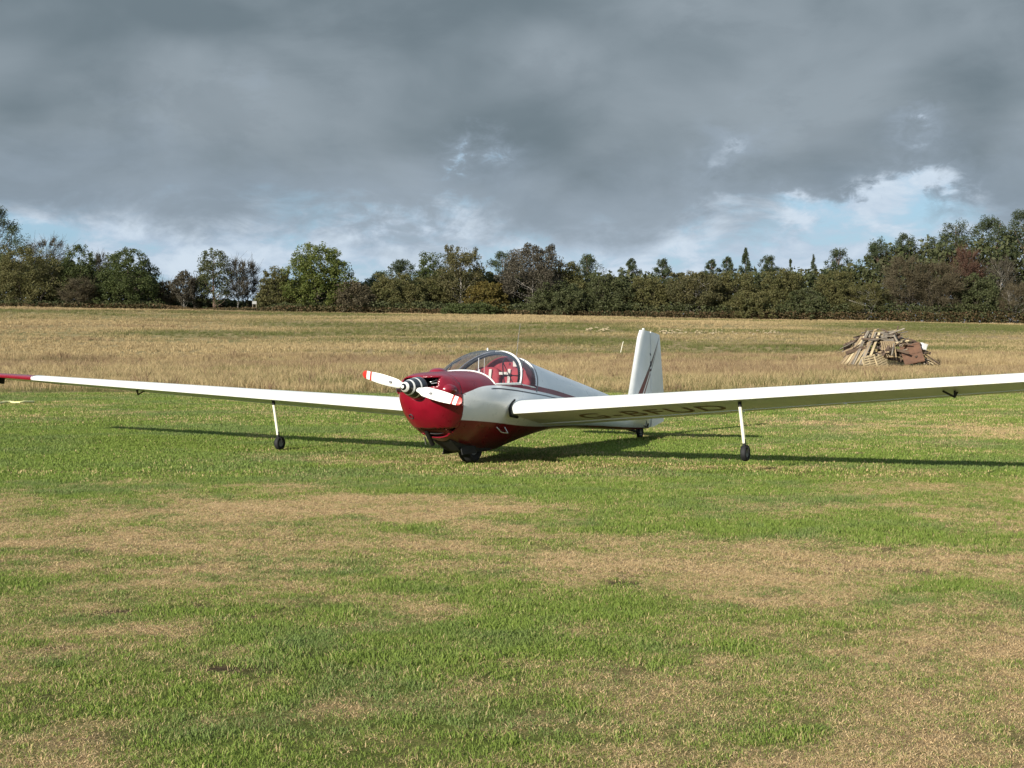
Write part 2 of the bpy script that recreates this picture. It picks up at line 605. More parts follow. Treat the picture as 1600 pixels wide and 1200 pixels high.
DRY = [(430, 792, 340, 26, .60), (120, 850, 170, 16, .50), (250, 838, 200, 12, .35), (560, 1112, 130, 22, .45), (900, 738, 210, 10, .55), (640, 722, 190, 7, .40),
       (1350, 885, 260, 26, .38), (1000, 905, 320, 40, .32), (1480, 672, 140, 12, .60), (1380, 790, 110, 7, .50), (1430, 1150, 190, 45, .45), (1180, 945, 160, 18, .40),
       (1200, 660, 190, 9, .40), (330, 905, 260, 14, .20), (1560, 865, 120, 12, .45), (1000, 1040, 180, 24, .30), (640, 960, 70, 12, .25), (740, 870, 90, 10, .25), (60, 812, 200, 10, .25),
       (230, 985, 190, 22, .45), (1550, 1010, 150, 30, .30), (830, 845, 280, 14, .22), (700, 830, 240, 18, .30)]
GRN = [(150, 690, 380, 42, .45), (1330, 820, 300, 20, .42), (980, 772, 300, 16, .40), (620, 1015, 290, 52, .48), (660, 925, 130, 13, .32), (395, 978, 75, 13, .55),
       (200, 1085, 230, 40, .30), (1080, 1150, 170, 40, .40), (840, 972, 80, 13, .45), (250, 945, 130, 10, .30), (1430, 720, 300, 16, .30), (1000, 690, 160, 12, .30), (400, 1150, 300, 30, .15), (140, 765, 220, 8, .35), (1520, 940, 90, 12, .3), (940, 1060, 60, 14, .35)]
SOIL = [(300, 1055, 80, 9, .8), (395, 1062, 60, 8, .9), (30, 1024, 60, 9, .9), (290, 955, 60, 6, .6), (430, 985, 30, 5, .7), (230, 965, 110, 7, .5), (620, 1032, 40, 6, .6), (985, 915, 40, 5, .5), (490, 1030, 40, 7, .6), (540, 975, 28, 5, .5)]


def blobs(x, y, L):
    s = np.zeros_like(x)
    for u, v, ru, rv, a in L:
        cx, cy = ground_px(u, v)
        _, y1 = ground_px(u, v - rv)
        _, y2 = ground_px(u, v + rv)
        rx = ru / F * cy
        ry = (y1 - y2) / 2
        s = s + a * np.exp(-(((x - cx) / rx) ** 2 + ((y - cy) / ry) ** 2))
    return s


def dryness(x, y):
    """0 lush green .. 1 straw, and bare soil share"""
    x = np.asarray(x, float); y = np.asarray(y, float)
    wx = x + (fbm(x / 1.1, y / 1.1, 71, 3) - .5) * 1.5
    wy = y + (fbm(x / 1.1, y / 1.1, 81, 3) - .5) * 1.8
    base = 0.24 + 0.18 * sstep(y, 15.5, 12.5)
    n = (fbm(x / 2.2, y / 1.6, 3, 4, .65) - 0.5) * 0.60 + (fbm(x / .85, y / .8, 13, 4, .7) - 0.5) * 0.85 + (fbm(x / .34, y / .26, 23, 4, .8) - 0.5) * 1.05
    dry = np.clip(base + n + .66 * blobs(wx, wy, DRY) - .70 * blobs(wx, wy, GRN), 0, 1)
    sx = x + (fbm(x / .35, y / .35, 171, 3) - .5) * .35
    sy = y + (fbm(x / .35, y / .35, 181, 3) - .5) * .35
    soil = np.clip(1.9 * blobs(sx, sy, SOIL) * (fbm(x / .22, y / .18, 44, 3) * 3.2 - 0.85) + (fbm(x / .4, y / .35, 55, 4, .6) - .64) * 3.0 * sstep(y, 14, 9), 0, 1)
    return dry, soil


def make_ground():
    # rows of growing spacing, one sheet from behind the camera to the horizon
    ys = np.concatenate([np.linspace(-300, 2, 14), np.arange(3, 16, .14), np.arange(16, 45, .30), np.arange(45, 110, 1.2), np.arange(110, 215, 2.5), np.geomspace(220, 6000, 24)])
    V, Fc, dr, so, me_ = [], [], [], [], []
    nx = 190
    s = np.linspace(-1, 1, nx)
    s = np.sign(s) * (0.42 * np.abs(s) + 0.58 * np.abs(s) ** 5) / 1.0
    rows = []
    for y in ys:
        half = max(18, abs(y) * 1.3 + 12)
        xs = s * half
        rows.append(np.stack([xs, np.full(nx, y)], 1))
    P = np.concatenate(rows)
    z = terrain(P[:, 0], P[:, 1])
    dry, soil = dryness(P[:, 0], P[:, 1])
    mead = sstep(P[:, 1] - meadow_edge(P[:, 0]), -0.5, 0.6)
    V = np.column_stack([P, z])
    nr = len(ys)
    a = (np.arange(nr - 1)[:, None] * nx + np.arange(nx - 1)[None, :]).ravel()
    Fc = np.stack([a, a + 1, a + nx + 1, a + nx], 1)
    me = mesh_from('ground', V, Fc, True)
    for nm, val in (('dry', dry), ('soil', soil), ('meadow', mead)):
        at = me.attributes.new(nm, 'FLOAT', 'POINT')
        at.data.foreach_set('value', val.astype(np.float32))
    m, q, b = principled('field_surface')

    def attr(n):
        nd = q.new('ShaderNodeAttribute', attribute_name=n)
        return nd.outputs['Fac']
    g = q.new('ShaderNodeNewGeometry')
    pos = g.outputs['Position']
    nf = q.noise(pos, 14, 6, .7)
    nf2 = q.sstep(q.noise(pos, 48, 5, .75), .30, .70)
    d = q.m('ADD', attr('dry'), q.m('MULTIPLY', q.m('SUBTRACT', nf, .5), .55))
    green = q.mix(nf2, (0.070, 0.096, 0.015), (0.145, 0.168, 0.036))
    straw = q.mix(nf2, (0.175, 0.115, 0.055), (0.46, 0.325, 0.170))
    c = q.mix(q.sstep(d, 0.15, 0.75), green, straw)
    soilc = q.mix(nf2, (0.028, 0.018, 0.011), (0.095, 0.060, 0.036))
    c = q.mix(attr('soil'), c, soilc)
    # meadow: tall grass colours in drifts
    st = q.new('ShaderNodeMapping')
    st.inputs['Scale'].default_value = (0.5, 1.0, 1.0)
    q.put(st.inputs[0], pos)
    nb = q.noise(st.outputs[0], 0.07, 4, .55, .4)
    nm_ = q.noise(st.outputs[0], 0.6, 5, .65)
    mc = q.mix(q.sstep(nb, .40, .62), (0.24, 0.180, 0.090), (0.140, 0.130, 0.050))
    mc = q.mix(q.sstep(nm_, .35, .75), mc, (0.32, 0.245, 0.13))
    c = q.mix(attr('meadow'), c, mc)
    q.put(b.inputs['Base Color'], c)
    b.inputs['Roughness'].default_value = 0.95
    b.inputs['Specular IOR Level'].default_value = 0.1
    bp = q.new('ShaderNodeBump')
    bp.inputs['Strength'].default_value = 0.8
    bp.inputs['Distance'].default_value = 0.03
    q.put(bp.inputs['Height'], q.m('ADD', nf, q.m('MULTIPLY', nf2, .5)))
    q.l.new(bp.outputs[0], b.inputs['Normal'])
    o = link('ground', me, m)
    tag(o, 'rough grass airfield rising to a dry meadow slope', 'ground', kind='structure')
    return o


make_ground()


# ------------------------------------------------------------------ scattered grass
def blade_clump(name, n, h, spread, wid, lean, seed, mat, flat=0.0):
    r = np.random.default_rng(seed)
    V, Fc = [], []
    for i in range(n):
        a = r.uniform(0, 2 * math.pi)
        d = spread * math.sqrt(r.uniform())
        bx, by = d * math.cos(a), d * math.sin(a)
        hh = h * r.uniform(.45, 1.1)
        la = r.uniform(0, 2 * math.pi)
        ln = lean * r.uniform(.2, 1.2) * hh
        if r.uniform() < flat:
            ln = hh * r.uniform(.8, 1.3)
            hh *= .30
        w = wid * r.uniform(.6, 1.3)
        pa = r.uniform(0, math.pi)
        px, py = math.cos(pa) * w / 2, math.sin(pa) * w / 2
        lx, ly = math.cos(la) * ln, math.sin(la) * ln
        b = len(V)
        V += [(bx - px, by - py, -.01), (bx + px, by + py, -.01),
              (bx + lx * .35 + px * .8, by + ly * .35 + py * .8, hh * .6), (bx + lx * .35 - px * .8, by + ly * .35 - py * .8, hh * .6),
              (bx + lx, by + ly, hh)]
        Fc += [(b, b + 1, b + 2, b + 3), (b + 3, b + 2, b + 4)]
    me = mesh_from(name, V, Fc)
    me.materials.append(mat)
    return bpy.data.objects.new(name, me)     # kept out of the scene: only its copies stand in the field


def scatter(name, P, rot, scl, attrs, protos, label, cat):
    me = bpy.data.meshes.new(name)
    me.vertices.add(len(P))
    me.vertices.foreach_set('co', np.asarray(P, np.float32).ravel())
    for nm, val in {**attrs, 'rz': rot, 'sc': scl, 'pick': rng.integers(0, len(protos), len(P))}.items():
        if nm == 'pick':
            at = me.attributes.new(nm, 'INT', 'POINT')
            at.data.foreach_set('value', val.astype(np.int32))
        else:
            at = me.attributes.new(nm, 'FLOAT', 'POINT')
            at.data.foreach_set('value', np.asarray(val, np.float32))
    o = link(name, me)
    tag(o, label, cat, kind='stuff')
    ng = bpy.data.node_groups.new(name, 'GeometryNodeTree')
    ng.interface.new_socket('Geometry', in_out='INPUT', socket_type='NodeSocketGeometry')
    ng.interface.new_socket('Geometry', in_out='OUTPUT', socket_type='NodeSocketGeometry')
    N = ng.nodes
    gi, go = N.new('NodeGroupInput'), N.new('NodeGroupOutput')
    iop = N.new('GeometryNodeInstanceOnPoints')
    jn = N.new('GeometryNodeJoinGeometry')
    for p in protos:
        oi = N.new('GeometryNodeObjectInfo')
        oi.inputs['Object'].default_value = p
        oi.inputs['As Instance'].default_value = True
        ng.links.new(oi.outputs['Geometry'], jn.inputs[0])

    def at(nm, dt):
        nd = N.new('GeometryNodeInputNamedAttribute')
        nd.data_type = dt
        nd.inputs['Name'].default_value = nm
        return nd.outputs['Attribute']
    cx = N.new('ShaderNodeCombineXYZ')
    ng.links.new(at('rz', 'FLOAT'), cx.inputs[2])
    er = N.new('FunctionNodeEulerToRotation')
    ng.links.new(cx.outputs[0], er.inputs[0])
    ng.links.new(gi.outputs[0], iop.inputs['Points'])
    ng.links.new(jn.outputs[0], iop.inputs['Instance'])
    iop.inputs['Pick Instance'].default_value = True
    ng.links.new(at('pick', 'INT'), iop.inputs['Instance Index'])
    ng.links.new(er.outputs[0], iop.inputs['Rotation'])
    ng.links.new(at('sc', 'FLOAT'), iop.inputs['Scale'])
    ng.links.new(iop.outputs[0], go.inputs[0])
    md = o.modifiers.new('scatter', 'NODES')
    md.node_group = ng
    return o


def grass_mat(name, lo, hi, straw_lo, straw_hi, third=None):
    m, q, b = principled(name)
    nd = q.new('ShaderNodeAttribute', attribute_name='dry', attribute_type='INSTANCER')
    n3 = q.new('ShaderNodeAttribute', attribute_name='tint', attribute_type='INSTANCER')
    g = q.new('ShaderNodeNewGeometry')
    r = g.outputs['Random Per Island']
    gr = q.mix(r, lo, hi)
    sw = q.mix(r, straw_lo, straw_hi)
    wn = q.new('ShaderNodeTexWhiteNoise', noise_dimensions='1D')
    q.put(wn.inputs['W'], q.m('MULTIPLY', r, 91.7))
    f = q.step(q.m('ADD', nd.outputs['Fac'], q.m('MULTIPLY', q.m('SUBTRACT', wn.outputs[0], .5), .55)), 0.47, .14)
    c = q.mix(f, gr, sw)
    if third:
        c = q.mix(n3.outputs['Fac'], c, third)
    else:
        c = q.mix(q.m('MULTIPLY', n3.outputs['Fac'], .45), c, (0.125, 0.170, 0.075))
    q.put(b.inputs['Base Color'], c)
    b.inputs['Roughness'].default_value = 0.6
    b.inputs['Specular IOR Level'].default_value = 0.2
    tl = q.new('ShaderNodeBsdfTranslucent')
    q.put(tl.inputs[0], c)
    mx = q.new('ShaderNodeMixShader')
    mx.inputs[0].default_value = 0.25
    q.l.new(b.outputs[0], mx.inputs[1])
    q.l.new(tl.outputs[0], mx.inputs[2])
    q.l.new(mx.outputs[0], q.n['Material Output'].inputs[0])
    return m


M_turf = grass_mat('turf_blades', (0.094, 0.152, 0.018), (0.205, 0.270, 0.055), (0.26, 0.175, 0.080), (0.64, 0.47, 0.255))
M_hay = grass_mat('meadow_blades', (0.075, 0.095, 0.024), (0.170, 0.170, 0.058), (0.24, 0.175, 0.085), (0.52, 0.40, 0.215), (0.19, 0.122, 0.075))


def wedge_points(y0, y1, dens, seed, margin=1.18, pad=0.8):
    r = np.random.default_rng(seed)
    k = 800 / F * margin
    area = k * (y1 * y1 - y0 * y0) + 2 * pad * (y1 - y0)
    n = int(area * dens)
    y = np.sqrt(r.uniform(y0 * y0, y1 * y1, n))
    x = r.uniform(-1, 1, n) * (k * y + pad)
    return x, y, r


def make_turf():
    green = [blade_clump('turf_tuft', 15, .027, .040, .0040, 1.1, 100 + i, M_turf, .35) for i in range(7)]
    straw = [blade_clump('straw_tuft', 16, .036, .045, .0034, 1.3, 110 + i, M_turf, 1.01) for i in range(7)]
    protos_f = [blade_clump('turf_tuft', 18, .034, .10, .0100, 1.0, 120 + i, M_turf, .4) for i in range(5)]
    S = {0: [[], [], [], [], []], 1: [[], [], [], [], []]}
    for i, (y0, y1, dens) in enumerate([(4.0, 9.0, 1250), (9.0, 15.5, 760)]):
        x, y, r = wedge_points(y0, y1, dens, 200 + i)
        dry, soil = dryness(x, y)
        keep = r.uniform(size=len(x)) > soil * .90
        x, y, dry = x[keep], y[keep], dry[keep]
        jit = np.clip(dry + r.normal(size=len(x)) * .20, 0, 1)
        lush = np.clip(1 - dry * 1.7, 0, 1)
        tuft = fbm(x / .16, y / .16, 91, 2)
        sg = (.45 + .25 * tuft + lush * (.12 + .78 * tuft ** 1.5)) * r.uniform(.65, 1.25, len(x)) * (1 + .2 * i)
        sd = r.uniform(.6, 1.3, len(x)) * (1 + .2 * i)
        ti_ = sstep(fbm(x / .6, y / .5, 301, 4, .65), .45, .75)
        rz_ = r.uniform(0, 6.28, len(x))
        isd = jit > .48
        for k, msk, sc_ in ((0, ~isd, sg), (1, isd, sd)):
            for L, val in zip(S[k], (np.column_stack([x, y, terrain(x, y)])[msk], rz_[msk], sc_[msk], jit[msk], ti_[msk])):
                L.append(val)
    for k, nm, pr, lab in ((0, 'turf', green, 'short green turf in the foreground'), (1, 'dry_turf', straw, 'flattened straw coloured dead grass in the foreground')):
        P, rz, sc, dr, ti = [np.concatenate(L) for L in S[k]]
        scatter(nm, P, rz, sc, {'dry': dr, 'tint': ti * (1 - k)}, pr, lab, 'grass')
    P, rz, sc, dr, ti = [], [], [], [], []
    for i, (y0, y1, dens) in enumerate([(15.0, 25, 190), (25, 43.0, 95)]):
        x, y, r = wedge_points(y0, y1, dens, 220 + i, 1.12)
        keep = y < meadow_edge(x) + .3
        x, y = x[keep], y[keep]
        dry, soil = dryness(x, y)
        P.append(np.column_stack([x, y, terrain(x, y)])); dr.append(np.clip(dry + r.normal(size=len(x)) * .15, 0, 1))
        tuft = fbm(x / .4, y / .4, 91, 2)
        sc.append((.45 + .40 * tuft + .30 * (1 - dry)) * r.uniform(.7, 1.2, len(x)) * (1 + .25 * i))
        ti.append(sstep(fbm(x / 1.8, y / 1.3, 301, 4, .65), .42, .75))
        rz.append(r.uniform(0, 6.28, len(x)))
    scatter('mown_grass', np.concatenate(P), np.concatenate(rz), np.concatenate(sc), {'dry': np.concatenate(dr), 'tint': np.concatenate(ti)}, protos_f,
            'mown green grass around and behind the motor glider', 'grass')


def make_meadow():
    tall = [blade_clump('meadow_tuft', 28, .42, .24, .015, .62, 140 + i, M_hay) for i in range(7)]
    far = [blade_clump('meadow_tuft', 26, .42, .50, .045, .35, 160 + i, M_hay) for i in range(5)]
    P, rz, sc, dr, ti = [], [], [], [], []
    for i, (y0, y1, dens, pr) in enumerate([(39.0, 62, 11, 0), (62, 112, 5.0, 0)]):
        x, y, r = wedge_points(y0, y1, dens, 240 + i, 1.12)
        e = y - meadow_edge(x)
        keep = e > r.uniform(-1.2, 1.2, len(x)) ** 3 + .2
        # nothing grows through the timber heap
        keep &= ~((np.abs(x - 25.9) < 3.0) & (np.abs(y - 94) < 1.9))
        x, y, e = x[keep], y[keep], e[keep]
        d = np.clip(.62 + (fbm(x / 7, y / 3, 61, 4) - .5) * 1.5 + .25 * sstep(y, 45, 60), 0, 1)
        d = np.where(e < 1.6, d * (.25 + .40 * np.clip(e, 0, 1.6) / 1.6), d)
        P.append(np.column_stack([x, y, terrain(x, y)])); dr.append(d)
        h = .30 + .95 * fbm(x / 2.2, y / 2.2, 63, 4, .6)
        h = h * (.45 + .55 * sstep(e, 0, 3.5))
        h = np.where((np.abs(x - 25.9) < 7) & (y > 70) & (y < 93), h * .45, h)
        sc.append(h * r.uniform(.75, 1.25, len(x)) * (1.0 + .25 * i))
        rus = sstep(fbm(x / 11, y / 5, 67, 3), .50, .62) * sstep(y, 50, 66)
        weed = r.uniform(size=len(x)) < .012
        sc[-1] = np.where(weed, sc[-1] * 1.45, sc[-1])
        ti.append(np.where(weed, 1.0, rus * r.uniform(.25, 1, len(x)) * .85))
        rz.append(r.uniform(0, 6.28, len(x)))
    scatter('long_grass', np.concatenate(P), np.concatenate(rz), np.concatenate(sc), {'dry': np.concatenate(dr), 'tint': np.concatenate(ti)}, tall,
            'tall dry straw coloured grass beyond the mown strip', 'grass')
    x, y, r = wedge_points(110, 199, 3.0, 260, 1.12)
    band = fbm(x / 30, y / 9, 69, 4)
    d = np.clip(.35 + (band - .5) * 2.2 + .5 * sstep(y, 183, 194) + .25 * sstep(y, 128, 112) + .30 * sstep(x, -20, -60), 0, 1)
    h = (.28 + .5 * fbm(x / 5, y / 5, 63, 3))
    scatter('slope_grass', np.column_stack([x, y, terrain(x, y)]), r.uniform(0, 6.28, len(x)), h * r.uniform(.7, 1.2, len(x)),
            {'dry': d, 'tint': sstep(fbm(x / 14, y / 5, 68, 3), .55, .7) * .5 * r.uniform(.2, 1, len(x))}, far,
            'green and tawny grass on the slope below the trees', 'grass')


make_turf()
make_meadow()
# ------------------------------------------------------------------ trees
LM = {
    'oak': leaf_mat('oak_leaves', (0.070, 0.098, 0.020), (0.095, 0.120, 0.026), (0.15, 0.15, 0.040)),
    'dark': leaf_mat('evergreen_leaves', (0.044, 0.064, 0.017), (0.064, 0.084, 0.024), (0.10, 0.11, 0.042)),
    'willow': leaf_mat('willow_leaves', (0.080, 0.084, 0.027), (0.106, 0.100, 0.034), (0.145, 0.128, 0.055)),
    'bracken': leaf_mat('bracken_fronds', (0.085, 0.070, 0.030), (0.110, 0.078, 0.038), (0.15, 0.095, 0.05)),
    'gold': leaf_mat('golden_leaves', (0.105, 0.090, 0.022), (0.120, 0.095, 0.022), (0.17, 0.12, 0.035)),
    'brown': leaf_mat('brown_twigs', (0.082, 0.070, 0.040), (0.100, 0.082, 0.048), (0.13, 0.105, 0.062)),
    'red': leaf_mat('reddish_twigs', (0.095, 0.052, 0.036), (0.110, 0.060, 0.042), (0.14, 0.08, 0.055)),
    'pine': leaf_mat('pine_needles', (0.040, 0.060, 0.025), (0.058, 0.076, 0.033), (0.095, 0.105, 0.055)),
    'birch': leaf_mat('birch_leaves', (0.075, 0.076, 0.030), (0.098, 0.090, 0.036), (0.14, 0.12, 0.055)),
    'grey': leaf_mat('grey_twigs', (0.072, 0.064, 0.044), (0.088, 0.076, 0.052), (0.11, 0.095, 0.07)),
    'ivy': leaf_mat('ivy_leaves', (0.056, 0.070, 0.024), (0.076, 0.086, 0.032), (0.11, 0.112, 0.058)),
}
BARK = paint('brown_bark', (0.085, 0.068, 0.050), 0.9, var=0.25, scale=3, bump=.4)
BARKP = paint('pale_birch_bark', (0.30, 0.275, 0.235), 0.8, var=0.25, scale=2, bump=.3)
BARKR = paint('pine_bark', (0.13, 0.085, 0.060), 0.9, var=0.25, scale=3, bump=.4)


def leaves(C, size, r, aspect=1.7, up=0.3, droop=0.0):
    """rhombic leaf faces at the points C"""
    n = len(C)
    a = r.normal(size=(n, 3))
    a[:, 2] = a[:, 2] * .7 - droop
    a /= np.linalg.norm(a, axis=1)[:, None]
    b = r.normal(size=(n, 3))
    b -= a * (a * b).sum(1)[:, None]
    b /= np.linalg.norm(b, axis=1)[:, None]
    s = size * r.uniform(.6, 1.35, n)[:, None]
    V = np.stack([C - a * s * aspect / 2, C + b * s / 2, C + a * s * aspect / 2, C - b * s / 2], 1).reshape(-1, 3)
    Fc = np.arange(4 * n).reshape(n, 4)
    return V, Fc


def crown_points(r, H, W, kind):
    """clump centres with radii, then leaf points inside them"""
    C, S = [], []
    if kind in ('pine',):
        n = 130
        ph = r.uniform(0, 6.283, 4)
        for i in range(n):
            t = r.uniform(.10, 1.0) ** .80
            env = min(1.0, (1.03 - t) * 2.3) ** .75 * min(1.0, .45 + t * .9)
            a = r.uniform(0, 6.283)
            env *= 1 + .22 * math.sin(2 * a + 9 * t + ph[0]) + .16 * math.sin(3 * a - 17 * t + ph[1])
            rad = W / 2 * .92 * env * r.uniform() ** .4
            C.append((rad * math.cos(a), rad * math.sin(a), H * t * .965))
            k = r.uniform(.6, 1.25)
            S.append((W * .095 * k * (1.15 - .5 * t), W * .075 * k))
    elif kind == 'spruce':
        for i in range(60):
            t = r.uniform(.12, 1.0)
            rad = W / 2 * (1.02 - t) * r.uniform(.3, 1.0)
            a = r.uniform(0, 6.283)
            C.append((rad * math.cos(a), rad * math.sin(a), H * t * .98 - rad * .15))
            S.append((W * .13 * (1.25 - t), W * .09))
    else:
        low = {'oak': .03, 'bush': .0, 'birch': .22, 'bare': .25}.get(kind, .05)
        n = {'oak': 330, 'bush': 300, 'birch': 120, 'bare': 55}.get(kind, 70)
        lob = [(r.uniform(0, 6.283), r.uniform(.75, 1.12)) for _ in range(7)]
        while len(C) < n:
            d = r.normal(size=3)
            d /= np.linalg.norm(d)
            q = r.uniform(.10 if kind in ('oak', 'bush') else .30, 1.0) ** .5
            t = .5 + .5 * d[2] * q
            prof = {'oak': (math.sin(math.pi * (t * .62 + .34)) ** .6), 'bush': (math.cos(math.pi / 2 * max(0, t - .08)) ** .55 if t < .98 else .15),
                    'birch': (math.sin(math.pi * (t * .86 + .10)) ** .8), 'bare': (math.sin(math.pi * (t * .70 + .16)) ** .7)}.get(kind, 1)
            a = math.atan2(d[1], d[0])
            bul = 1 + .15 * math.sin(3 * a + lob[0][0]) * math.sin(5 * t + lob[1][0]) + .07 * math.sin(7 * a + lob[2][0] + 4 * t)
            rr = math.hypot(d[0], d[1]) * q
            rr = max(rr, .15)
            rad = W / 2 * .88 * prof * bul * (rr / max(math.hypot(d[0], d[1]), .35)) ** .8 * min(1, .55 + rr)
            z = H * (low + (1 - low) * t * (1.0 if kind in ('oak', 'bush') else .98))
            C.append((rad * math.cos(a), rad * math.sin(a), z))
            k = (r.uniform(.045, .090) if kind in ('oak', 'bush') else r.uniform(.065, .125)) * (W + H) / 2
            S.append((k, k * .8))
        # a few leading shoots break the outline
        for _ in range(7):
            a = r.uniform(0, 6.283)
            rr = W * .32 * r.uniform() ** .5
            C.append((rr * math.cos(a), rr * math.sin(a), H * r.uniform(.88, .99)))
            S.append((W * .05, H * .05))
    return np.array(C), np.array(S)


def limb_paths(r, H, W, C, kind, stems=1):
    paths = []
    for s in range(stems):
        a = r.uniform(0, 6.283)
        bx, by = (0, 0) if stems == 1 else (math.cos(a) * W * .08, math.sin(a) * W * .08)
        top = H * ({'pine': .93, 'spruce': .97, 'birch': .92, 'bare': .82, 'oak': .72, 'bush': .55}[kind]) * (1 if s == 0 else r.uniform(.7, .95))
        lx, ly = (r.normal(scale=.05) * H, r.normal(scale=.05) * H) if kind not in ('spruce',) else (0, 0)
        if stems > 1:
            lx, ly = math.cos(a) * W * .22, math.sin(a) * W * .22
        r0 = H * {'pine': .017, 'spruce': .012, 'birch': .013, 'bare': .012, 'oak': .028, 'bush': .012}[kind] * (1 if stems == 1 else .7)
        pts, rad = [], []
        for i in range(7):
            t = i / 6
            pts.append((bx + lx * t ** 1.3 + r.normal(scale=.006) * H, by + ly * t ** 1.3 + r.normal(scale=.006) * H, top * t - .15 * (i == 0)))
            rad.append(r0 * (1.25 if i == 0 else 1) * (1 - .85 * t))
        paths.append((pts, rad))
        idx = r.choice(len(C), min(len(C), {'pine': 40, 'spruce': 14, 'birch': 24, 'bare': 34, 'oak': 22, 'bush': 16}[kind]), replace=False)
        for k in idx:
            c = C[k]
            if r.uniform() > 1.0 / stems + .3:
                continue
            z0 = np.clip(c[2] - H * r.uniform(.12, .28), H * .08, top * .96)
            t = z0 / top
            j = min(5, int(t * 6))
            f = t * 6 - j
            st = np.array(pts[j]) * (1 - f) + np.array(pts[j + 1]) * f
            mid = st * .5 + c * .5 + np.array([0, 0, -.02 * H]) + r.normal(scale=.012 * H, size=3)
            rr = r0 * .42 * (1 - .6 * t)
            paths.append(([st, mid, c], [rr, rr * .6, rr * .15]))
    return paths


def make_tree(name, label, cat, kind, leafm, u, vtop, wpx, Y, seed, n_leaf=3600, size=.26, bark=None, group=None, stems=1, dense=1.0, part='crown', dv=0):
    r = np.random.default_rng(seed)
    X = (u - 800) / F * Y
    zb = float(terrain(X, Y)) - .1
    ztop = EYE - (vtop - HOR) / F * Y
    H = ztop - zb
    Wd = wpx / F * Y * {'pine': 1.35, 'bush': 1.12, 'spruce': 1.9, 'oak': 1.14}.get(kind, 1.05)
    root = link(name, None, loc=(X, Y, zb))
    tag(root, label, cat, group)
    C, S = crown_points(r, H, Wd, kind)
    mb = MB()
    for pts, rad in limb_paths(r, H, Wd, C, kind, stems):
        mb.tube(pts, [max(.012, q) for q in rad], 5)
    mb.build('trunk', bark or BARK, root, True)
    if kind == 'bare':
        mb = MB()
        # fine branching: bundles of twigs fan out from every limb end
        for c, s in zip(C, S):
            for _ in range(12):
                d = r.normal(size=3) * s[0] * 1.1 + np.array([c[0], c[1], 0]) * .10 + np.array([0, 0, s[1] * .9])
                st = c - np.array([c[0] * .25, c[1] * .25, s[1] * .8]) + r.normal(size=3) * s[0] * .25
                mb.tube([st, (st + c + d) / 2 + r.normal(size=3) * s[0] * .12, c + d], [.026, .018, .008], 3, False)
        mb.build('twigs', LM[leafm], root)
    n = int(n_leaf * (4.2 if kind == 'birch' else 3.2))
    size = size * .56
    k = r.integers(0, len(C), n)
    p = r.normal(size=(n, 3))
    p /= np.linalg.norm(p, axis=1)[:, None]
    p *= (r.uniform(size=n) ** .45)[:, None]
    Lp = C[k] + p * np.column_stack([S[k, 0], S[k, 0], S[k, 1]])
    Lp[:, 2] = np.maximum(Lp[:, 2], .05)
    if kind in ('pine', 'spruce'):
        V, Fc = leaves(Lp, size * .62, r, 3.2)
    elif kind == 'birch':
        V, Fc = leaves(Lp, size * .85, r, 2.4, droop=.5)
    elif kind == 'bare':
        V, Fc = leaves(Lp, size * .42, r, 5.0)
    else:
        V, Fc = leaves(Lp, size, r, 1.6)
    link(part, mesh_from(part, V, Fc), LM[leafm], root)
    return root


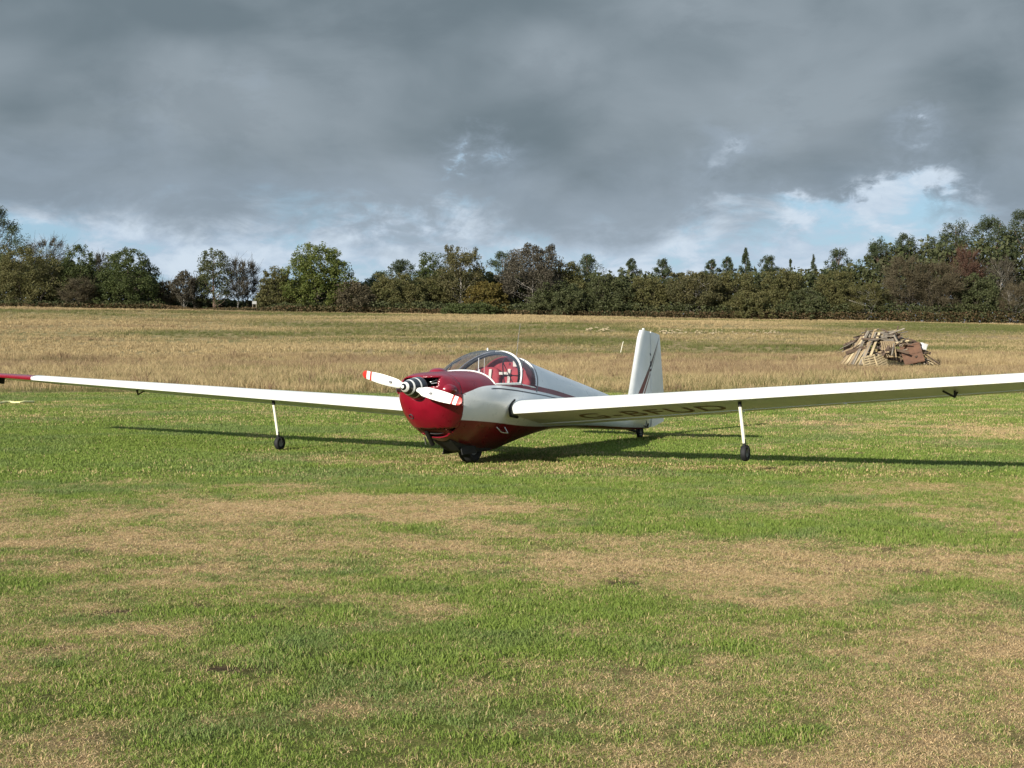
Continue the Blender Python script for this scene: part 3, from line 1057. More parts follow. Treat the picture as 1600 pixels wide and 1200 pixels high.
BG = 'trees along the far edge of the field'
T = [
    # name, label, category, kind, leaves, u, vtop, width, Y, options
    ('pine_tree', 'tall dark pine cut off by the left edge of the photo', 'tree', 'pine', 'pine', -4, 322, 110, 206, dict(n_leaf=5200, bark=BARKR)),
    ('willow_bush', 'wide olive green thicket at the left end of the tree line', 'bush', 'bush', 'willow', 46, 386, 130, 199, dict(n_leaf=6500, stems=4)),
    ('bare_tree', 'brown twiggy crown showing above the thicket at far left', 'tree', 'bare', 'brown', 74, 372, 70, 209, dict(n_leaf=1500)),
    ('evergreen_tree', 'narrow very dark evergreen just left of the round dark tree', 'tree', 'oak', 'dark', 124, 384, 62, 201, dict(n_leaf=4200)),
    ('twiggy_shrub', 'brownish low shrub at the foot of the narrow dark evergreen', 'bush', 'bare', 'brown', 122, 436, 62, 196, dict(n_leaf=1600, stems=3)),
    ('bare_tree', 'pale leafless top peeping between the two dark trees at left', 'tree', 'bare', 'grey', 160, 396, 34, 208, dict(n_leaf=500)),
    ('round_tree', 'rounded dark green tree standing left of the sky gap', 'tree', 'oak', 'dark', 203, 391, 104, 199, dict(n_leaf=7000)),
    ('twiggy_shrub', 'low brown shrub right beside the rounded dark tree', 'bush', 'bare', 'brown', 262, 440, 34, 200, dict(n_leaf=900, stems=3)),
    ('birch_sapling', 'thin pale stemmed birch in the gap, left of the ivy clad pine', 'tree', 'birch', 'grey', 289, 424, 38, 198, dict(n_leaf=1100, bark=BARKP)),
    ('twiggy_shrub', 'grey brown shrub touching the left side of the ivy clad pine', 'bush', 'bare', 'brown', 308, 432, 40, 202, dict(n_leaf=1300, stems=3)),
    ('ivy_clad_pine', 'brown and green pine with leaning trunk beside bare birches', 'tree', 'oak', 'ivy', 336, 389, 66, 200, dict(n_leaf=2600, bark=BARKR)),
    ('bare_birch', 'thin leafless birch against the sky, close to the ivy clad pine', 'tree', 'bare', 'grey', 372, 406, 40, 201, dict(n_leaf=260, bark=BARKP)),
    ('bare_birch', 'windswept leafless birch leaning right in the sky gap', 'tree', 'bare', 'grey', 389, 410, 34, 203, dict(n_leaf=240)),
    ('olive_bush', 'olive bush on the left flank of the big bright oak', 'bush', 'bush', 'willow', 432, 418, 66, 200, dict(n_leaf=3200, stems=3)),
    ('oak_tree', 'big bright green oak with a full rounded crown', 'tree', 'oak', 'oak', 497, 381, 116, 200, dict(n_leaf=8000, size=.28)),
    ('twiggy_shrub', 'low brown thicket at the right foot of the bright oak', 'bush', 'bush', 'brown', 552, 440, 76, 197, dict(n_leaf=2600, stems=4)),
    ('pine_tree', 'low pine behind the thicket, first right of the bright oak', 'tree', 'pine', 'pine', 592, 424, 52, 210, dict(n_leaf=2200, bark=BARKR)),
    ('flat_topped_pine', 'flat topped pine rising over the olive willow', 'tree', 'pine', 'pine', 628, 405, 58, 212, dict(n_leaf=2400, bark=BARKR)),
    ('willow_bush', 'broad yellowish olive willow below the flat topped pine', 'bush', 'bush', 'willow', 622, 428, 104, 200, dict(n_leaf=5200, stems=4)),
    ('oak_tree', 'dark green oak top left of the white stemmed birch', 'tree', 'oak', 'dark', 676, 396, 66, 208, dict(n_leaf=3600)),
    ('white_stemmed_birch', 'loose leaved birch with one clean white stem', 'tree', 'birch', 'birch', 720, 385, 76, 200, dict(n_leaf=2600, bark=BARKP)),
    ('willow_bush', 'dull olive willow filling in left of the white stem', 'bush', 'bush', 'willow', 678, 432, 80, 202, dict(n_leaf=3600, stems=3)),
    ('golden_bush', 'golden brown rounded bush in front of the birches', 'bush', 'bush', 'gold', 760, 440, 78, 198, dict(n_leaf=4200, stems=3)),
    ('bramble_bush', 'low dark green bramble below the golden bush', 'bush', 'bush', 'dark', 738, 474, 110, 195.5, dict(n_leaf=3200, stems=3)),
    ('pine_tree', 'dark pine crown between the two tallest middle birches', 'tree', 'pine', 'pine', 786, 393, 70, 209, dict(n_leaf=3000, bark=BARKR)),
    ('grey_birch', 'large grey brown birch with twin pale leaning stems', 'tree', 'birch', 'grey', 832, 384, 116, 201, dict(n_leaf=4600, bark=BARKP, stems=2)),
    ('willow_bush', 'green willow on the right of the large grey birch', 'bush', 'bush', 'willow', 884, 410, 82, 203, dict(n_leaf=4600, stems=3)),
    ('pine_tree', 'pine with layered boughs right of the large grey birch', 'tree', 'pine', 'pine', 918, 398, 58, 210, dict(n_leaf=2600, bark=BARKR)),
    ('dark_thicket', 'dense dark bushes directly above the glider canopy', 'bush', 'bush', 'ivy', 876, 442, 110, 197.5, dict(n_leaf=5200, stems=4)),
    ('dark_thicket', 'dense dark bushes left of the tail fin top', 'bush', 'bush', 'ivy', 948, 428, 96, 199, dict(n_leaf=5200, stems=4)),
    ('pine_tree', 'small dark pine standing above the tail fin', 'tree', 'pine', 'pine', 986, 403, 40, 210, dict(n_leaf=2000, bark=BARKR)),
    ('pine_tree', 'broad pale pine just right of the one above the fin', 'tree', 'pine', 'pine', 1034, 404, 50, 211, dict(n_leaf=2200, bark=BARKR)),
    ('olive_bush', 'olive bush straight above the tail fin', 'bush', 'bush', 'willow', 1012, 432, 84, 200, dict(n_leaf=4400, stems=3)),
    ('brown_willow', 'brownish willow with pale leaning stems right of the fin', 'bush', 'birch', 'birch', 1082, 424, 104, 199, dict(n_leaf=3800, bark=BARKP, stems=4)),
    ('pine_tree', 'rounded pine at the left of the saw toothed conifer row', 'tree', 'pine', 'pine', 1112, 404, 36, 211, dict(n_leaf=1900, bark=BARKR)),
    ('pine_tree', 'second pine of the saw toothed conifer row', 'tree', 'pine', 'pine', 1136, 400, 34, 212, dict(n_leaf=1900, bark=BARKR)),
    ('spruce_tree', 'pointed spruce in the middle of the saw toothed row', 'tree', 'spruce', 'pine', 1164, 390, 36, 212, dict(n_leaf=2200)),
    ('pine_tree', 'wide topped pine ending the saw toothed conifer row', 'tree', 'pine', 'pine', 1200, 395, 44, 212, dict(n_leaf=2200, bark=BARKR)),
    ('spruce_tree', 'tiny pointed spruce tip alone above the willows', 'tree', 'spruce', 'pine', 1234, 402, 18, 212, dict(n_leaf=800)),
    ('spruce_tree', 'thin ragged conifer left of the pale rounded pine', 'tree', 'spruce', 'pine', 1270, 398, 24, 212, dict(n_leaf=700)),
    ('pine_tree', 'pale rounded pine left of the tall right hand wood', 'tree', 'pine', 'pine', 1308, 387, 62, 211, dict(n_leaf=3000, bark=BARKR)),
    ('willow_bush', 'rounded olive willow under the saw toothed conifers, left one', 'bush', 'bush', 'willow', 1150, 424, 92, 201, dict(n_leaf=5000, stems=3)),
    ('willow_bush', 'rounded olive willow under the wide topped pine', 'bush', 'bush', 'willow', 1222, 420, 96, 201, dict(n_leaf=5000, stems=3)),
    ('willow_bush', 'smaller grey green willow in front, below the saw toothed conifers', 'bush', 'bush', 'willow', 1172, 456, 90, 197, dict(n_leaf=4200, stems=3)),
    ('dark_thicket', 'shady green thicket below the thin ragged conifer', 'bush', 'bush', 'ivy', 1258, 450, 80, 198, dict(n_leaf=4200, stems=3)),
    ('willow_bush', 'bright olive willow above the timber heap, left side', 'bush', 'bush', 'willow', 1304, 424, 90, 200, dict(n_leaf=4800, stems=3)),
    ('fallen_branches', 'shrub with pale dead branches right above the timber heap', 'bush', 'bare', 'willow', 1350, 446, 80, 197.5, dict(n_leaf=2400, bark=BARKP, stems=3)),
    ('pine_tree', 'first tall pine of the high right hand wood', 'tree', 'pine', 'pine', 1372, 372, 74, 208, dict(n_leaf=4200, bark=BARKR)),
    ('pine_tree', 'bushy pine second from the left in the high wood', 'tree', 'pine', 'pine', 1412, 364, 76, 209, dict(n_leaf=4400, bark=BARKR)),
    ('bare_tree', 'tall brown leafless tree in front of the high wood', 'tree', 'bare', 'brown', 1414, 402, 76, 199, dict(n_leaf=2800, stems=3)),
    ('pine_tree', 'open crowned pine third from the left in the high wood', 'tree', 'pine', 'pine', 1452, 366, 64, 211, dict(n_leaf=3200, bark=BARKR)),
    ('pine_tree', 'tall pine fourth from the left in the high wood', 'tree', 'pine', 'pine', 1492, 344, 92, 210, dict(n_leaf=5400, bark=BARKR)),
    ('bare_tree', 'ochre brown leafless tree below the fourth tall pine', 'tree', 'bare', 'brown', 1466, 412, 74, 198.5, dict(n_leaf=3000, stems=3)),
    ('russet_tree', 'reddish leafless crown among the right hand pines', 'tree', 'bare', 'red', 1508, 388, 54, 203, dict(n_leaf=2000)),
    ('pine_tree', 'tall pine second from the right photo edge', 'tree', 'pine', 'pine', 1544, 338, 88, 210, dict(n_leaf=5400, bark=BARKR)),
    ('ivy_thicket', 'green ivy grown thicket right of the ochre leafless tree', 'bush', 'bush', 'ivy', 1524, 428, 92, 199, dict(n_leaf=5000, stems=3)),
    ('pine_tree', 'tallest pine at the right edge of the photo', 'tree', 'pine', 'pine', 1594, 328, 96, 208, dict(n_leaf=5600, bark=BARKR)),
    ('bare_tree', 'leafless tree with pale forked limbs near the right edge', 'tree', 'bare', 'grey', 1560, 404, 54, 202, dict(n_leaf=700, bark=BARKP)),
    ('bare_tree', 'short white stemmed brown tree in the lower right of the wood', 'tree', 'bare', 'brown', 1588, 442, 62, 196.5, dict(n_leaf=1500, bark=BARKP, stems=3)),
]
for i, (nm, lab, cat, kind, lf, u, vt, w, Y, kw) in enumerate(T):
    make_tree(nm, lab, cat, kind, lf, u, vt, w, Y, 1000 + i, group=BG, **kw)


def leaf_mass(name, label, cat, prof, y0, y1, n, size, mat, seed, zlow=0.0, asp=1.6):
    """uncountable growth: leaf faces filling a band; prof gives the top row in px against u"""
    r = np.random.default_rng(seed)
    us = np.array([p[0] for p in prof], float)
    vs = np.array([p[1] for p in prof], float)
    u = r.uniform(us[0], us[-1], n)
    Y = r.uniform(y0, y1, n)
    X = (u - 800) / F * Y
    zb = terrain(X, Y)
    vt = np.interp(u, us, vs)
    top = EYE - (vt - HOR) / F * Y
    rag = .70 + .55 * fbm(X / 1.5, Y / 3, seed, 3)
    t = r.uniform(size=n) ** .8
    H = np.maximum(top - zb, 0.02) * rag
    P = np.column_stack([X, Y, zb + zlow + t * H])
    P = P[H > .1]
    V, Fc = leaves(P, size, r, asp)
    return tag(link(name, mesh_from(name, V, Fc), mat), label, cat, kind='stuff')


leaf_mass('woodland_depth', 'shaded undergrowth deep inside the wood', 'undergrowth',
          [(-120, 400), (100, 410), (150, 425), (235, 430), (255, 455), (300, 470), (400, 472), (420, 440), (560, 445), (600, 445), (700, 430), (830, 425), (960, 432), (1050, 435), (1150, 430), (1300, 425), (1380, 400), (1480, 385), (1600, 370), (1760, 365)],
          204, 214, 90000, .40, LM['ivy'], 5)
leaf_mass('bracken', 'low dark bracken and bramble along the foot of the trees', 'undergrowth',
          [(-120, 474), (250, 474), (300, 482), (400, 480), (450, 478), (700, 482), (900, 486), (1200, 488), (1600, 486), (1760, 486)],
          194.5, 200, 40000, .17, LM['bracken'], 6)
leaf_mass('bramble', 'dark green bramble mixed into the foot of the trees', 'undergrowth',
          [(-120, 470), (240, 470), (260, 484), (400, 482), (450, 472), (800, 474), (1200, 476), (1600, 474), (1760, 474)],
          195, 203, 50000, .20, LM['ivy'], 8)

#@@PLANE_BEGIN
# ------------------------------------------------------------------ the motor glider
# local frame: x aft, y to the aircraft's right (left in the photo), z up from the ground
PL = link('motor_glider', None, loc=(-0.5416, 17.4231, 0.0), rot=(-0.0196, 0, R(60.363)))
tag(PL, 'red and white low wing motor glider with striped spinner parked on the grass', 'aircraft')

ST = np.array([
    # x, zbot, ztop, halfwidth, zc, n_top, n_bot
    (-1.150, .86, 1.075, .13, .985, 2.2, 2.0),
    (-1.135, .77, 1.115, .21, .97, 2.3, 2.0),
    (-1.10, .69, 1.135, .285, .955, 2.4, 2.1),
    (-1.04, .60, 1.150, .345, .94, 2.5, 2.2),
    (-.95, .505, 1.160, .392, .92, 2.6, 2.25),
    (-.85, .425, 1.165, .425, .90, 2.6, 2.2),
    (-.70, .355, 1.170, .465, .87, 2.6, 2.0),
    (-.45, .275, 1.170, .515, .82, 2.6, 1.75),
    (-.20, .215, 1.172, .545, .79, 2.5, 1.5),
    (-.06, .182, 1.262, .556, .775, 2.45, 1.42),
    (.08, .155, 1.340, .565, .767, 2.4, 1.35),
    (.25, .137, 1.405, .572, .76, 2.35, 1.3),
    (.42, .132, 1.436, .572, .75, 2.3, 1.3),
    (.58, .142, 1.440, .566, .745, 2.25, 1.3),
    (.80, .175, 1.412, .550, .735, 2.15, 1.32),
    (1.05, .215, 1.355, .525, .715, 2.05, 1.4),
    (1.5, .285, 1.255, .470, .675, 1.85, 1.7),
    (2.0, .327, 1.155, .410, .63, 1.75, 2.1),
    (2.5, .318, 1.055, .350, .58, 1.7, 2.4),
    (3.2, .272, .912, .275, .51, 1.75, 2.5),
    (3.9, .225, .762, .200, .45, 1.8, 2.5),
    (4.8, .168, .570, .105, .36, 2.0, 2.5),
    (5.3, .150, .490, .060, .32, 2.0, 2.4),
    (5.60, .150, .450, .030, .30, 2.0, 2.2)])


def sec(x):
    return [pchip(ST[:, 0], ST[:, k], x) for k in range(1, 7)]


def sect_pt(x, t):
    zb, zt, w, zc, nt, nb = sec(x)
    c, s = np.cos(t), np.sin(t)
    n = np.where(s >= 0, nt, nb)
    y = w * np.sign(c) * np.abs(c) ** (2 / n)
    z = np.where(s >= 0, zc + (zt - zc) * np.abs(s) ** (2 / n), zc - (zc - zb) * np.abs(s) ** (2 / n))
    return y, z


def half_y(x, z):
    """half width of the fuselage skin at station x and height z"""
    zb, zt, w, zc, nt, nb = [float(v) for v in sec(x)]
    if z >= zc:
        q = min(1, (z - zc) / (zt - zc)); n = nt
    else:
        q = min(1, (zc - z) / (zc - zb)); n = nb
    return w * max(0, 1 - q ** n) ** (1 / n)


def sill(x):
    return np.interp(x, [-.2, .36, .42, .85], [1.005, 1.0, .985, .93])


SCREEN0, MIDX, REAR, LEAN = -0.18, 0.37, 0.80, 0.95
NA = 128
# even spacing round the skin: sample densely and resample by arc length
xs_all = np.unique(np.round(np.concatenate([np.array([-1.15, -1.145, -1.14, -1.13, -1.12, -1.11]), np.arange(-1.10, 1.10, .02), np.arange(1.10, 5.6, .07), [5.6]]), 4))


def ring(x):
    t = np.linspace(-math.pi / 2, 3 * math.pi / 2, 721)
    y, z = sect_pt(np.full_like(t, x), t)
    d = np.concatenate([[0], np.cumsum(np.hypot(np.diff(y), np.diff(z)))])
    s = np.linspace(0, d[-1], NA + 1)[:-1]
    return np.interp(s, d, y), np.interp(s, d, z)


GV = []
for x in xs_all:
    y, z = ring(x)
    GV.append(np.column_stack([np.full(NA, x), y, z]))
GV = np.array(GV)


def in_intake(c):
    # cooling mouth above and beside the spinner (wider to the aircraft's left)
    x, y, z = c
    return x < -.985 and z > 1.005 + .10 * max(0, y) and z < 1.118 - .12 * max(0, abs(y + .02) - .18) and -.25 < y < .25 and z > .90


def grid_faces(test):
    used, Fc = {}, []
    V = []
    for i in range(len(xs_all) - 1):
        for k in range(NA):
            q = [(i, k), (i + 1, k), (i + 1, (k + 1) % NA), (i, (k + 1) % NA)]
            c = np.mean([GV[a] for a in q], axis=0)
            if not test(c):
                continue
            f = []
            for a in q:
                if a not in used:
                    used[a] = len(V)
                    V.append(tuple(GV[a]))
                f.append(used[a])
            Fc.append(tuple(f))
    return V, Fc


COWL_X = lambda z: -0.800 - .16 * (z - .6)


def t_canopy(c):
    return SCREEN0 < c[0] < REAR + LEAN * (c[2] - .93) and c[2] > sill(c[0])


def t_cowl(c):
    return c[0] <= COWL_X(c[2]) and not in_intake(c) and c[2] > .500


def t_body(c):
    return c[0] > COWL_X(c[2]) and not t_canopy(c)


V, Fc = grid_faces(t_body)
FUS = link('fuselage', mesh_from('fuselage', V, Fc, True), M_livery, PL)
sol = FUS.modifiers.new('skin', 'SOLIDIFY'); sol.thickness = .012; sol.offset = -1
V, Fc = grid_faces(t_cowl)
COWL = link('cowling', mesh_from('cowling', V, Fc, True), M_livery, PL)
sol = COWL.modifiers.new('skin', 'SOLIDIFY'); sol.thickness = .014; sol.offset = -1

# canopy: real blown perspex, two panes, with its tubes
V, Fc = grid_faces(lambda c: t_canopy(c) and c[0] < MIDX + LEAN * (c[2] - 1.0))
CAN = link('canopy', mesh_from('canopy', V, Fc, True), M_glass, PL)
V, Fc = grid_faces(lambda c: t_canopy(c) and c[0] >= MIDX + LEAN * (c[2] - 1.0))
link('rear_window', mesh_from('rear_window', V, Fc, True), M_glass, CAN)


def arch(x, off=.006, z0=None, lean=0.0):
    """tube path over the cabin, base at station x, raked aft by lean"""
    z0 = float(sill(x)) if z0 is None else z0
    L = []
    for f in np.linspace(0, 1, 26):
        # march up the near side of the skin along the raked plane
        lo, hi = z0, 1.6
        L.append(f)
    zt = z0
    for _ in range(60):
        zt = .5 * zt + .5 * float(sec(x + lean * (zt - z0))[1])
    out = []
    for f in L:
        z = z0 + (zt - z0) * math.sin(f * math.pi / 2) ** 1.0
        xx = x + lean * (z - z0)
        out.append((xx, -half_y(xx, min(z, float(sec(xx)[1]) - 1e-5)) * (1 + off), z + off * .5))
    return out + [(a, -b, c) for a, b, c in out[-2::-1]]


def frame(name, pts, rad, mat, parent):
    mb = MB()
    mb.tube(pts, rad, 8)
    return mb.build(name, mat, parent, True)


frame('windscreen_frame', arch(SCREEN0), .017, M_white, CAN)
AR = arch(MIDX, off=.010, lean=LEAN)
k_ = len(AR) // 2
frame('canopy_arch', AR[:k_ + 2], .011, M_white, CAN)
frame('canopy_arch', AR[k_ + 1:], .011, M_grey, CAN)
frame('canopy_arch_tube', arch(MIDX, off=-.050, lean=LEAN), .023, M_dmetal, CAN)
frame('rear_arch', arch(REAR, z0=.88, lean=LEAN), .018, M_grey, CAN)
for sgn in (-1, 1):
    pts = [(x, sgn * (half_y(x, float(sill(x))) + .003), float(sill(x))) for x in np.linspace(SCREEN0, MIDX, 14)]
    frame('sill_rail', pts, .017, M_white, CAN)
    pts = [(x, sgn * (half_y(x, float(sill(x))) + .002), float(sill(x))) for x in np.linspace(MIDX + .02, REAR, 12)]
    frame('rear_sill', pts, .012, M_white, CAN)
    # quarter light tubes seen through the screen
    pts = [(.04, sgn * (half_y(.04, 1.01) - .02), 1.01), (.10, sgn * (half_y(.10, 1.14) - .015), 1.14), (.22, sgn * (half_y(.22, 1.26) - .015), 1.26), (.38, sgn * (half_y(.38, 1.33) - .015), 1.33)]
    frame('vent_window_tube', pts, .008, M_dmetal, CAN)
    pts = [(.09, sgn * (half_y(.09, 1.12) - .012), 1.12), (.42, sgn * (half_y(.42, 1.10) - .012), 1.10)]
    frame('vent_window_tube', pts, .007, M_dmetal, CAN)
    pts = [(.22, sgn * (half_y(.22, 1.01) - .012), 1.01), (.24, sgn * (half_y(.24, 1.27) - .012), 1.27)]
    frame('vent_window_tube', pts, .006, M_dmetal, CAN)
frame('roof_knob', [(.50, 0, 1.438), (.50, 0, 1.468)], [.012, .008], M_white, CAN)

# cockpit
mb = MB()
mb.box((.50, 0, .60), (1.0, .96, .06))
mb.build('cockpit_floor', M_dark, PL)
# red trimmed bulkhead behind the seats, rounded like the fuselage
t = np.linspace(0, math.pi, 49)
y, z = sect_pt(np.full_like(t, .98), t)
pts = [(.98, a * .965, b - .018) for a, b in zip(y, z)] + [(.98, -.45, .64), (.98, .45, .64)]
n = len(pts)
mb = MB()
mb.add(pts + [(p[0] + .02, p[1], p[2]) for p in pts], [tuple(range(n)), tuple(range(2 * n - 1, n - 1, -1))] + [(i, (i + 1) % n, n + (i + 1) % n, n + i) for i in range(n)])
mb.build('bulkhead', M_seat, PL)


def cushion(name, c, size, tilt, mat, parent, pw=4.0):
    """rounded pad: superellipsoid"""
    nu, nv = 20, 12
    V, Fc = [], []
    M = Matrix.Rotation(tilt, 3, 'Y')
    for j in range(nv + 1):
        ph = -math.pi / 2 + math.pi * j / nv
        for i in range(nu):
            th = 2 * math.pi * i / nu
            f = lambda v, p: math.copysign(abs(v) ** (2 / p), v)
            v = Vector((size[0] / 2 * f(math.cos(ph), pw) * f(math.cos(th), pw), size[1] / 2 * f(math.cos(ph), pw) * f(math.sin(th), pw), size[2] / 2 * f(math.sin(ph), pw)))
            V.append(M @ v + Vector(c))
    for j in range(nv):
        for i in range(nu):
            Fc.append((j * nu + i, j * nu + (i + 1) % nu, (j + 1) * nu + (i + 1) % nu, (j + 1) * nu + i))
    return link(name, mesh_from(name, V, Fc, True), mat, parent)


for sgn in (-1, 1):
    s = cushion('seat', (.84, sgn * .235, .96), (.11, .42, .52), R(12), M_seat, PL)
    cushion('seat_cushion', (.62, sgn * .235, .68), (.48, .42, .12), R(-6), M_seat, s)
    for dy in (-.09, .09):
        mb = MB()
        mb.box((.765 + .005, sgn * .235 + dy, .99), (.006, .04, .40), Matrix.Rotation(R(12), 3, 'Y'))
        mb.build('harness_strap', M_strap, s)
mb = MB()
mb.box((.745, -.10, 1.13), (.006, .15, .035))
mb.build('harness_bridge', M_strap, PL)
mb = MB()
mb.box((.80, -.28, 1.255), (.008, .14, .075))
mb.build('placard', M_strap, PL)
# instrument panel with dials
t = np.linspace(0, math.pi, 33)
y, z = sect_pt(np.full_like(t, -.15), t)
pts = [(-.10, a * .95, b - .03) for a, b in zip(y, z) if b > .9]
pts = pts + [(-.10, -.40, .80), (-.10, .40, .80)]
n = len(pts)
mb = MB()
mb.add(pts + [(p[0] - .03, p[1], p[2]) for p in pts], [tuple(range(n)), tuple(range(2 * n - 1, n - 1, -1))] + [(i, (i + 1) % n, n + (i + 1) % n, n + i) for i in range(n)])
PAN = mb.build('instrument_panel', M_dark, PL)
for k in range(6):
    mb = MB()
    mb.lathe([(.062, .0), (.062, .032), (.078, .036), (.078, .028), (.070, 0)], 14, Matrix.Translation((-.16, -.30 + .12 * k, 1.02)))
    mb.build('dial', M_grey, PAN, True)
for sgn in (-1, 1):
    frame('control_stick', [(.45, sgn * .22, .62), (.36, sgn * .22, .86), (.34, sgn * .22, .95)], [.012, .012, .018], M_dmetal, PL)
cushion('headset', (.10, -.22, 1.00), (.16, .20, .10), 0, M_dark, PL, 2.2)
frame('compass_mast', [(.16, -.05, 1.02), (.19, -.05, 1.34)], .006, M_white, CAN)
frame('cable', [(.26, -.08, 1.00), (.28, -.08, 1.34)], .003, M_white, CAN)

# --- nose: spinner, propeller, engine, flaps
AX = Matrix.Translation((-1.305, 0, 1.000)) @ Matrix.Rotation(R(5.0), 4, 'Y')


def ring_mesh(a, b, name, mat, parent, lift=0.0):
    mb = MB()
    us = np.linspace(a, b, 10)
    P = [(-.190 + .32 * u, .142 * max(u, 0) ** .50 + lift) for u in us]
    mb.lathe(P, 36, AX)
    return mb.build(name, mat, parent, True)


PROP = link('propeller', None, None, PL)
mbh = MB()
mbh.lathe([(-.03, .0), (-.03, .085), (.14, .10), (.14, 0)], 24, AX)
HUB = mbh.build('hub', M_dmetal, PROP, True)
bands = [(0, .018, 1), (.018, .085, 0), (.085, .185, 1), (.185, .36, 0), (.36, .44, 1), (.44, .70, 0), (.70, .77, 1), (.77, 1.0, 0)]
for a, b, wht in bands:
    ring_mesh(a, b, 'spinner_band', M_pwhite if wht else M_chrome, PROP)
mb = MB()
mb.lathe([(.131, .142), (.145, .142), (.145, .0)], 36, AX)
mb.build('spinner_backplate', M_metal, PROP, True)


def blade(sign, name):
    """airfoil blade along local y in the prop plane, rolled by 13.6 degrees"""
    Rr = .735
    st = [(.085, .060, .046, 40), (.14, .082, .042, 34), (.19, .125, .036, 29), (.28, .132, .024, 24), (.40, .136, .018, 20), (.52, .126, .014, 17), (.62, .108, .011, 15), (.69, .100, .010, 14), (.725, .070, .008, 14), (Rr, .030, .005, 14)]
    roll = R(13.6)
    rows = {'white': [], 'red': []}
    grid = []
    rs = sorted(set(list(np.linspace(.085, Rr, 40)) + [.595, .622, .672]))
    NB = 14
    for r_ in rs:
        c = pchip([s[0] for s in st], [s[1] for s in st], r_)
        th = pchip([s[0] for s in st], [s[2] for s in st], r_)
        tw = R(float(pchip([s[0] for s in st], [s[3] for s in st], r_)))
        ringp = []
        for k in range(NB):
            a = 2 * math.pi * k / NB
            u, v = .5 * c * math.cos(a), .5 * th * math.sin(a) * (1 - .3 * math.cos(a))
            # chord lies mostly in the prop plane (z), twisted forward
            px = -u * math.sin(tw) * sign + v * math.cos(tw)
            pz = u * math.cos(tw) * 1.0 + v * math.sin(tw) * sign
            ringp.append(Vector((px, sign * r_, pz)))
        grid.append(ringp)
    M = AX @ Matrix.Rotation(roll, 4, 'X')
    G = [[M @ v for v in rr] for rr in grid]

    def piece(lo, hi, nm, mat, parent):
        ii = [i for i, r_ in enumerate(rs) if lo - 1e-6 <= r_ <= hi + 1e-6]
        V = [v for i in ii for v in G[i]]
        Fc = []
        for a in range(len(ii) - 1):
            for k in range(NB):
                Fc.append((a * NB + k, a * NB + (k + 1) % NB, (a + 1) * NB + (k + 1) % NB, (a + 1) * NB + k))
        Fc.append(tuple(range(NB))[::-1])
        Fc.append(tuple((len(ii) - 1) * NB + k for k in range(NB)))
        return link(nm, mesh_from(nm, V, Fc, True), mat, parent)
    b = piece(.085, .595, name, M_pwhite, PROP)
    piece(.595, .622, 'tip_stripe', M_pred, PROP)
    piece(.622, .672, 'tip_band', M_pwhite, PROP)
    piece(.672, Rr, 'blade_tip', M_pred, PROP)
    mbd = MB()
    cy = sign * .30
    c0 = M @ Vector((-.022, cy, 0))
    rot = AX.to_3x3()
    V = [c0 + rot @ Vector((-.004, .022 * math.cos(2 * math.pi * k / 14), .016 * math.sin(2 * math.pi * k / 14))) for k in range(14)]
    mbd.add(V + [v + rot @ Vector((.03, 0, 0)) for v in V], [tuple(range(14))] + [(k, (k + 1) % 14, 14 + (k + 1) % 14, 14 + k) for k in range(14)])
    mbd.build('blade_badge', M_grey, PROP)


blade(1, 'blade')
blade(-1, 'blade')

# dark bay behind the cooling mouth with cylinders, pipes and plug leads
ENG = link('engine', None, None, PL)
mb = MB()
mb.box((-.80, 0, .93), (.04, .62, .36))
mb.build('baffle', M_dark, ENG)
for sgn in (-1, 1):
    mb = MB()
    for k in range(7):
        M = Matrix.Translation((-.93, sgn * (.17 + .022 * k), .985)) @ Matrix.Rotation(R(90), 4, 'Z')
        mb.lathe([(-.005, .0), (-.005, .075), (.005, .075), (.005, 0)], 14, M)
    mb.build('cylinder', M_dmetal, ENG)
    frame('intake_pipe', [(-1.0, sgn * .08, 1.06), (-.98, sgn * .16, 1.085), (-.96, sgn * .24, 1.06), (-.95, sgn * .27, .98)], .016, M_metal, ENG)
    frame('plug_lead', [(-1.03, sgn * .10, 1.04), (-1.02, sgn * .19, 1.05), (-1.0, sgn * .25, 1.01)], .007, M_grey, ENG)
mb = MB()
mb.lathe([(-1.06, .0), (-1.06, .09), (-.85, .11), (-.85, 0)], 18, Matrix.Translation((0, 0, 1.0)))
mb.build('crankcase', M_dmetal, ENG, True)
# mouth lip
ys = np.linspace(-.25, .25, 26)
lip = []
for yv in ys:
    zz = 1.118 - .12 * max(0, abs(yv + .02) - .18) + .003
    best = min(np.linspace(-1.15, -.98, 120), key=lambda xx: abs(half_y(xx, zz) - abs(yv)) + (0 if abs(yv) > .05 else abs(float(sec(xx)[1]) - zz)))
    lip.append((best - .002, yv, zz))
frame('intake_lip', lip[1:-1], .009, M_red, COWL)


def blister(name, c, size, rotz, mat, parent, pw=2.2):
    nu, nv = 20, 14
    V, Fc = [], []
    M = Matrix.Rotation(rotz, 3, 'Z')
    for j in range(nv + 1):
        ph = -math.pi / 2 + math.pi * j / nv
        for i in range(nu):
            th = 2 * math.pi * i / nu
            V.append(M @ Vector((size[0] * math.cos(ph) * math.cos(th) * (1.0 if math.cos(th) < 0 else 1.5), size[1] * math.cos(ph) * math.sin(th), size[2] * math.sin(ph))) + Vector(c))
    for j in range(nv):
        for i in range(nu):
            Fc.append((j * nu + i, j * nu + (i + 1) % nu, (j + 1) * nu + (i + 1) % nu, (j + 1) * nu + i))
    return link(name, mesh_from(name, V, Fc, True), mat, parent)


